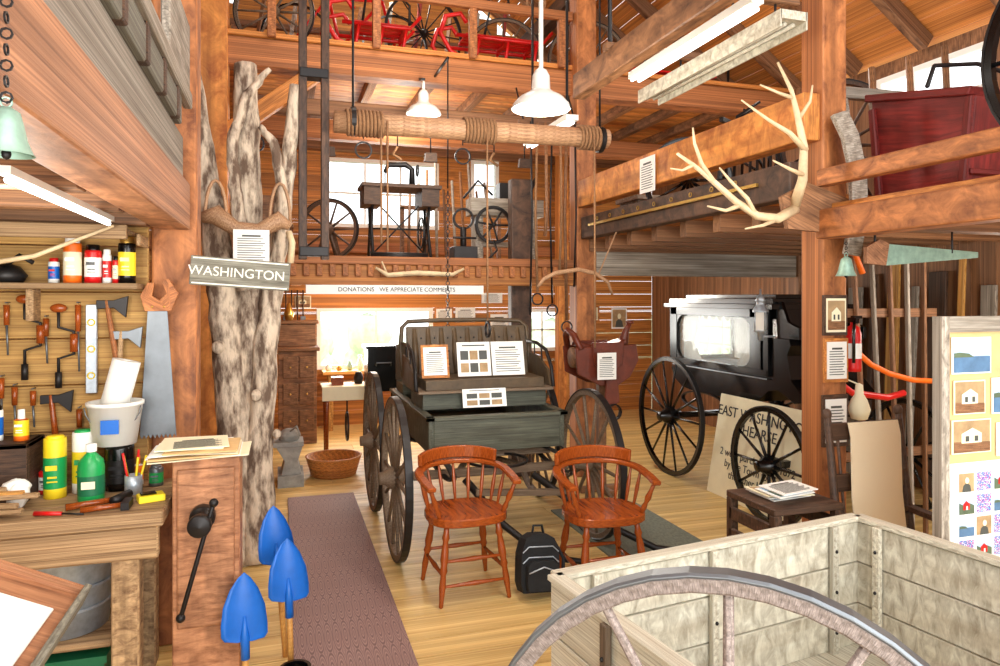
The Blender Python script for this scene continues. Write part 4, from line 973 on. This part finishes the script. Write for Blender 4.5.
# ---------------------------------------------------------------- back loft clutter
m=M(); x,y,z=1.05,6.45,1.985
m.box(x-.36,x+.36,y-.2,y+.2,z+.66,z+.69,1); m.box(x-.34,x-.18,y-.18,y+.18,z+.50,z+.66,1); m.box(x+.18,x+.34,y-.18,y+.18,z+.50,z+.66,1)
for s_ in(-1,1):
    q=x+s_*.26
    m.tube([(q,y-.2,z),(q,y-.05,z+.3),(q,y-.16,z+.66)],.014,6,0); m.tube([(q,y+.2,z),(q,y+.05,z+.3),(q,y+.16,z+.66)],.014,6,0); m.tube([(q,y-.2,z+.02),(q,y+.2,z+.02)],.014,6,0)
    for i in range(4): m.ring((q,y,z+.12+i*.13),EX,.06,.01,.01,14,0)
m.tube([(x-.26,y,z+.3),(x+.26,y,z+.3)],.01,6,0); m.tube([(x-.26,y,z+.05),(x+.26,y,z+.6)],.008,6,0); m.tube([(x+.26,y,z+.05),(x-.26,y,z+.6)],.008,6,0); m.ring((x+.2,y-.02,z+.27),EX,.14,.014,.014,24,0); m.box(x-.14,x+.14,y-.12,y+.12,z+.06,z+.08,0)
for i in range(6): m.cyl((x+.2,y-.02,z+.27),(x+.2,y-.02+.14*math.cos(i),z+.27+.14*math.sin(i)),.004,mat=0)
m.box(x-.18,x+.18,y-.06,y+.06,z+.69,z+.71,0); m.tube([(x+.12,y,z+.71),(x+.12,y,z+.86),(x+.06,y,z+.90),(x-.1,y,z+.89),(x-.13,y,z+.82)],[.03,.025,.028,.025,.02],10,0); m.cyl((x-.13,y,z+.84),(x-.13,y,z+.72),.006,mat=0); m.ring((x+.17,y,z+.85),EX,.05,.012,.015,18,0)
obj('treadle_sewing_machine',m,['iron','w_dark'])
m=M(); wheel(m,(.42,6.5,2.27),(.5,1,0),.28,10,0,1,.03,.03,.05); m.beam((.32,6.6,1.985),(.42,6.52,2.27),.04,.05,0); m.beam((.52,6.6,1.985),(.44,6.52,2.27),.04,.05,0); obj('spinning_wheel',m,['w_dark','iron'])
m=M(); m.box(1.75,2.5,6.5,6.7,2.45,2.62,0); m.box(1.8,1.88,6.52,6.68,1.985,2.45,0); m.box(2.36,2.44,6.52,6.68,1.985,2.45,0); m.ring((1.95,6.42,2.35),EY,.17,.03,.04,24,1); 
for i in range(6): m.cyl((1.95,6.42,2.35),(1.95+.17*math.cos(i),6.42,2.35+.17*math.sin(i)),.01,mat=1)
m.tube([(1.95,6.38,2.35),(1.95,6.62,2.35)],.02,8,1); m.box(2.05,2.3,6.53,6.68,2.62,2.78,1); m.tube([(1.95,6.4,2.2),(1.95,6.3,2.1),(1.85,6.3,2.0)],.012,6,1)
m.box(1.8,2.4,6.55,6.65,2.15,2.2,0); m.tube([(1.7,6.6,2.62),(1.85,6.6,2.80),(2.0,6.6,2.66)],.014,6,1); m.tube([(2.35,6.6,2.62),(2.45,6.6,2.85)],.02,6,1)
obj('corn_sheller',m,['w_gray','iron'],.005)
m=M()
for i in range(10): m.tube([(1.25+i*.10,7.1,1.985),(1.3+i*.09,7.28,2.8+.1*(i%4))],.015,6,i%2)
m.beam((1.2,7.3,2.6),(2.3,7.3,2.6),.04,.04,0)
for a_ in(1.22,2.28): m.box(a_-.02,a_+.02,7.28,7.32,1.985,2.6,0)
obj('tool_handle_rack',m,['w_brown','w_gray'])
m=M(); m.box(-.35,.1,6.75,7.1,1.985,2.3,0); m.box(-.37,.12,6.72,7.13,2.3,2.33,0); m.box(-.3,.05,6.8,7.05,2.33,2.6,0,.8); obj('wooden_crate',m,['w_brown'],.005)
m=M(); m.tube([(.75,6.13,2.02),(1.25,6.13,2.02)],.03,8,0)
obj('metal_pipe',m,['iron'])
m=M(); m.box(1.5,1.72,6.15,6.35,1.985,2.12,0,.8); m.tube([(1.61,6.25,2.12),(1.61,6.25,2.3)],.03,8,0); m.ring((1.61,6.25,2.38),EY,.09,.02,.03,20,0); m.tube([(1.5,6.2,2.2),(1.72,6.2,2.2)],.012,6,0); obj('cast_iron_grinder',m,['iron'],.004)
m=M()
for i in range(9):
    x=-.2+i*.3
    m.cyl((x,6.23,3.23),(x,6.23,3.05-.05*(i%3)),.006,mat=0)
    if i%3==0: m.ring((x,6.23,2.95),EY,.07,.014,.014,18,0)
    elif i%3==1: m.tube([(x,6.23,3.0),(x-.04,6.23,2.93),(x+.04,6.23,2.88)],.014,6,1)
    else: m.prism([(-.05,0),(.05,0),(.06,-.08),(-.06,-.08)],(x,6.23,2.96),EX,EZ,.05,2)
obj('hanging_pulleys_and_hooks',m,['iron','rope','w_dark'])
def bike(x,y,z,mats):
    m=M()
    for dx in(0,.95):
        m.ring((x+dx,y,z+.33),EY,.32,.02,.025,32,1)
        for i in range(12): a=pi*i/6; m.cyl((x+dx,y,z+.33),(x+dx+.31*math.cos(a),y,z+.33+.31*math.sin(a)),.002,n=4,mat=2)
    A_=V((x,y,z+.33));Bb=V((x+.42,y,z+.28));S=V((x+.30,y,z+.75));H=V((x+.82,y,z+.78));F=V((x+.95,y,z+.33))
    for p,q in((A_,Bb),(A_,S),(Bb,S),(S,H),(Bb,H),(H,F)): m.cyl(p,q,.016,mat=0)
    m.ell(S+V((0,0,.07)),(.12,.06,.03),1); m.tube([H,H+V((0,0,.1)),H+V((.05,.2,.14)),],.012,6,2); m.tube([H+V((0,0,.1)),H+V((.05,-.2,.14))],.012,6,2); m.ring(Bb,EY,.08,.01,.008,16,2)
    return obj('bicycle',m,mats)
bike(.15,7.0,3.82,['red','black','steel'])
def sleigh(x,y,L):
    m=M()
    for yy in(y,y+.35):
        m.tube([(x+L,yy,3.84),(x+.25,yy,3.84),(x+.05,yy,3.92),(x-.05,yy,4.08),(x,yy,4.24),(x+.14,yy,4.28),(x+.2,yy,4.2)],.022,8,0)
        for f in(.3,.6,.9): m.tube([(x+L*f,yy,3.84),(x+L*f+.04,yy,4.08)],.016,6,0)
        m.tube([(x+.1,yy,4.08),(x+L,yy,4.08),(x+L+.1,yy,4.2)],.018,6,0)
    for f in(.3,.6,.9): m.beam((x+L*f+.04,y,4.09),(x+L*f+.04,y+.35,4.09),.04,.03,0)
    for i in range(4): m.box(x+.2,x+L,y+.03+i*.08,y+.09+i*.08,4.10,4.12,0)
    m.tube([(x+L*.4,y+.02,4.12),(x+L*.45,y+.02,4.35),(x+L*.8,y+.02,4.42),(x+L,y+.02,4.30),(x+L,y+.02,4.12)],.012,6,1)
    return obj('sleigh',m,['red','iron'])
sleigh(1.45,6.28,.95); sleigh(.42,6.28,.7)
m=M(); wheel(m,(-.05,6.5,4.18),(.2,1,0),.35,12,0,1,.03,.03,.05); obj('carriage_wheel',m,['w_wheel','iron'])
m=M(); wheel(m,(2.3,7.2,4.25),(.3,1,0),.42,12,0,1,.03,.03,.05); obj('carriage_wheel',m,['w_wheel','iron'])
m=M(); wheel(m,(1.35,6.78,4.25),(-.15,1,0),.40,14,0,1,.02,.02,.04); obj('carriage_wheel',m,['iron','iron'])
m=M(); wheel(m,(3.3,7.2,4.3),(.2,1,0),.46,12,0,1,.03,.03,.05); obj('carriage_wheel',m,['w_wheel','iron'])
m=M()
for i in range(9): m.beam((-.3+i*.33,7.5+.1*(i%2),3.82),(-.15+i*.33,7.7,4.8+.1*(i%3)),.04,.02,i%3)
m.beam((-.5,7.72,4.5),(2.9,7.72,4.5),.05,.06,0); 
for x in(-.45,2.85): m.box(x-.03,x+.03,7.7,7.76,3.82,4.5,0)
obj('stored_boards_and_skis',m,['w_brown','w_gray','w_dkred'])
m=M()
for yy in(6.45,6.8): m.tube([(3.2,yy,3.83),(4.4,yy,3.83),(4.6,yy,3.95),(4.6,yy,4.1)],.015,6,0); m.tube([(3.3,yy,3.83),(3.3,yy,4.0)],.012,6,0);m.tube([(4.2,yy,3.83),(4.2,yy,4.0)],.012,6,0)
for i in range(4): m.box(3.2,4.45,6.44+i*.1,6.51+i*.1,4.0,4.02,1)
obj('wooden_sled',m,['iron','red'])
m=M()
for i in range(8): 
    x=-.3+i*.37; m.cyl((x,6.16,4.62),(x,6.16,4.52),.005,mat=0)
    if i%2: m.ring((x,6.16,4.42),EY,.09,.015,.02,18,1)
    else: m.tube([(x-.08,6.16,4.52),(x-.1,6.16,4.38),(x,6.16,4.32),(x+.1,6.16,4.38),(x+.08,6.16,4.52)],.014,6,0)
m.beam((-.38,6.16,4.62),(2.58,6.16,4.62),.06,.08,2)
obj('harness_rack',m,['iron','rope','w_brown'])

# ---------------------------------------------------------------- back room items
m=M(); m.box(-.02,.40,8.2,8.6,.0,1.05,0,1); m.box(-.05,.43,8.17,8.62,1.05,1.09,0); m.box(-.02,.40,8.45,8.6,1.09,1.35,0); m.box(-.05,.43,8.42,8.62,1.35,1.39,0)
for z in(.15,.45,.75): m.box(.03,.19,8.18,8.2,z,z+.24,0,.8); m.box(.21,.37,8.18,8.2,z,z+.24,0,.8)
for z in(.27,.57,.87): m.ell((.11,8.175,z),(.012,.012,.012),1,8); m.ell((.29,8.175,z),(.012,.012,.012),1,8)
m.lathe([(0,0),(.04,0),(.06,.08),(.03,.15),(.02,.2),(0,.2)],(.1,8.52,1.39),n=14,mat=1)
obj('wooden_cabinet',m,['w_brown','brass'],.006)
m=M(); m.box(.42,.9,7.2,7.55,.72,.75,0); m.box(.40,.92,7.18,7.57,.75,.76,1); m.box(.40,.92,7.175,7.18,.62,.76,1,1)
for x in(.45,.87):
    for yy in(7.23,7.52): m.tube([(x,yy,.72),(x,yy,.4),(x,yy,0)],[.025,.018,.014],8,0)
m.box(.45,.87,7.22,7.24,.62,.72,0); m.ring((.65,7.25,.35),EX,.14,.02,.02,20,2); m.cyl((.65,7.25,.49),(.65,7.25,.73),.008,mat=2)
m.box(.5,.62,7.3,7.42,.76,.84,0); m.lathe([(0,0),(.04,0),(.05,.06),(.03,.12),(0,.12)],(.78,7.4,.76),n=14,mat=2)
obj('side_table',m,['w_chair','cream','iron'],.004)
m=M(); m.lathe([(0,0),(.2,0),(.25,.16),(.26,.18),(.24,.18),(.19,.02),(0,.02)],(.48,6.72,0),n=24)
for i in range(7): m.ring((.48,6.72,.02+i*.025),EZ,.205+.007*i,.012,.014,24,0)
obj('wicker_basket',m,['w_orange'])
m=M(); m.box(-.02,.20,6.35,6.75,0,.10,0,.8); m.prism([(-.09,.1),(.08,.1),(.05,.22),(.09,.34),(-.13,.34),(-.06,.22)],(.10,6.55,0),EX,EZ,.3,0,1); m.box(-.06,.20,6.42,6.68,.34,.38,0,1); m.lathe([(0,0),(.08,0),(.10,.05),(.06,.09),(.03,.1),(0,.1)],(.08,6.55,.38),n=16,mat=0); m.tube([(.08,6.5,.46),(.14,6.42,.52),(.17,6.40,.44)],.010,6,0)
obj('cast_iron_press',m,['stone'],.012)
m=M(); m.box(.80,1.10,6.76,7.06,.75,1.16,0,1); m.box(.78,1.12,6.74,7.08,1.16,1.19,0,1)
for x in(.82,1.08):
    for yy in(6.78,7.04): m.box(x-.015,x+.015,yy-.015,yy+.015,0,.75,0)
m.tube([(.88,6.76,1.0),(.88,6.72,1.03),(1.02,6.72,1.03),(1.02,6.76,1.0)],.008,6,1)
obj('black_display_case',m,['black','steel'],.006)
m=M(); m.box(.5,2.2,8.85,9.2,.70,.74,0)
for x in(.6,2.1): m.box(x-.03,x+.03,8.9,8.96,0,.7,0); m.box(x-.03,x+.03,9.1,9.16,0,.7,0)
obj('display_table',m,['w_amber'],.004)
m=M()
for i in range(12):
    x=.58+i*.13; h=random.uniform(.06,.2); m.lathe([(0,0),(.03,0),(.04,h*.5),(.02,h*.8),(.025,h),(0,h)],(x,9.0,.74),n=12,mat=i%3)
obj('antique_jars',m,['enamel','brass','verd'])
for i,(x,z,w,h,k) in enumerate([(2.12,1.42,.26,.2,'doc'),(2.42,1.42,.28,.2,'doc'),(2.15,1.1,.28,.24,'sepia'),(2.5,1.08,.3,.3,'portrait'),(2.9,1.3,.3,.3,'doc'),(.28,1.60,.2,.16,'sepia'),(4.25,1.42,.36,.22,'sepia'),(4.75,1.35,.25,.3,'portrait'),(-.55,1.3,.22,.35,'doc'),(2.8,1.65,.3,.14,'doc')]):
    picture('wall_picture',(x,9.28,z),w,h,k,[12,None][i%2])
m=M()
for i in range(10):
    x=-.35+i*.07; m.cyl((x,9.25,1.75),(x,9.25,1.42-.05*(i%3)),.009,mat=0); m.prism([(-.03,0),(.03,0),(.035,-.12),(-.035,-.12)],(x,9.25,1.42-.05*(i%3)),EX,EZ,.01,1)
obj('hanging_hand_tools',m,['w_dark','steel'])
m=M(); m.lathe([(0,0),(.2,0),(.24,.25),(.24,.45),(.2,.7),(0,.7)],(2.45,7.3,0),n=20,mat=0)
for z in(.1,.35,.6): m.ring((2.45,7.3,z),EZ,.235,.01,.03,24,1)
obj('wooden_barrel',m,['w_brown','iron'])
m=M(); m.box(2.3,2.42,7.9,8.3,0,.95,0);m.box(2.9,3.02,7.9,8.3,0,.95,0)
for z in(.3,.6,.93): m.box(2.3,3.02,7.9,8.3,z,z+.03,0)
for i in range(7): 
    m.lathe([(0,0),(.04,0),(.045,.1),(.02,.15),(.02,.18),(0,.18)],(2.48+.08*(i%4),8.05,.33+.3*(i//4)),n=10,mat=1+i%2)
    m.lathe([(0,0),(.05,0),(.05,.08),(.03,.12),(0,.13)],(2.36+.1*(i%6),8.05,.96),n=10,mat=1+i%2)
obj('display_shelf',m,['w_chair','verd','enamel'],.003)

# ---------------------------------------------------------------- lights
def area(name,loc,rot,sx,sy,e,c=(1,.98,.93)):
    l=bpy.data.lights.new(name,'AREA');l.shape='RECTANGLE';l.size=sx;l.size_y=sy;l.energy=e;l.color=c
    o=bpy.data.objects.new(name,l);o.location=loc;o.rotation_euler=rot;sc.collection.objects.link(o)
def pt(name,loc,e,r=.15,c=(1,.94,.83)):
    l=bpy.data.lights.new(name,'POINT');l.energy=e;l.shadow_soft_size=r;l.color=c
    o=bpy.data.objects.new(name,l);o.location=loc;sc.collection.objects.link(o)
area('camera_side_fill',(1.3,-1.0,2.3),(pi/2,0,0),5.5,3.6,225)  # added area fill from the unseen open end behind the camera
area('window_daylight',(1.2,9.15,1.15),(-pi/2,0,0),1.4,.7,50)
area('window_daylight_upper',(1.3,9.15,3.0),(-pi/2,0,0),1.4,.8,32)
pt('pendant_bulb',(1.28,3.37,2.50),50); pt('pendant_bulb_back',(1.17,5.6,3.05),28)
pt('back_room_fill',(1.0,7.9,1.6),45); pt('hearse_fill',(3.2,6.8,1.7),45); pt('bench_light',(-.85,2.4,1.80),24); pt('loft_fill',(3.6,4.4,3.4),38); pt('ridge_fill',(1.0,4.9,5.0),75,.3); pt('hall_fill',(4.3,3.0,1.6),24); pt('upper_loft_fill',(1.2,7.7,5.0),60); pt('back_loft_fill',(1.2,7.2,3.2),32)  # all but bench_light are added fill lamps with no fixture in the barn
w=bpy.data.worlds.new('World');sc.world=w;w.use_nodes=True
bg=w.node_tree.nodes['Background'];bg.inputs[0].default_value=(.96,.99,1,1);bg.inputs[1].default_value=2.6

# ---------------------------------------------------------------- camera
cam=bpy.data.cameras.new('Camera');cam.sensor_width=36;cam.lens=36*.7;cam.shift_y=-.035;cam.clip_start=.05
co=bpy.data.objects.new('Camera',cam);co.location=(0,0,1.65);co.rotation_euler=(pi/2,0,-math.atan(220/700));sc.collection.objects.link(co);sc.camera=co
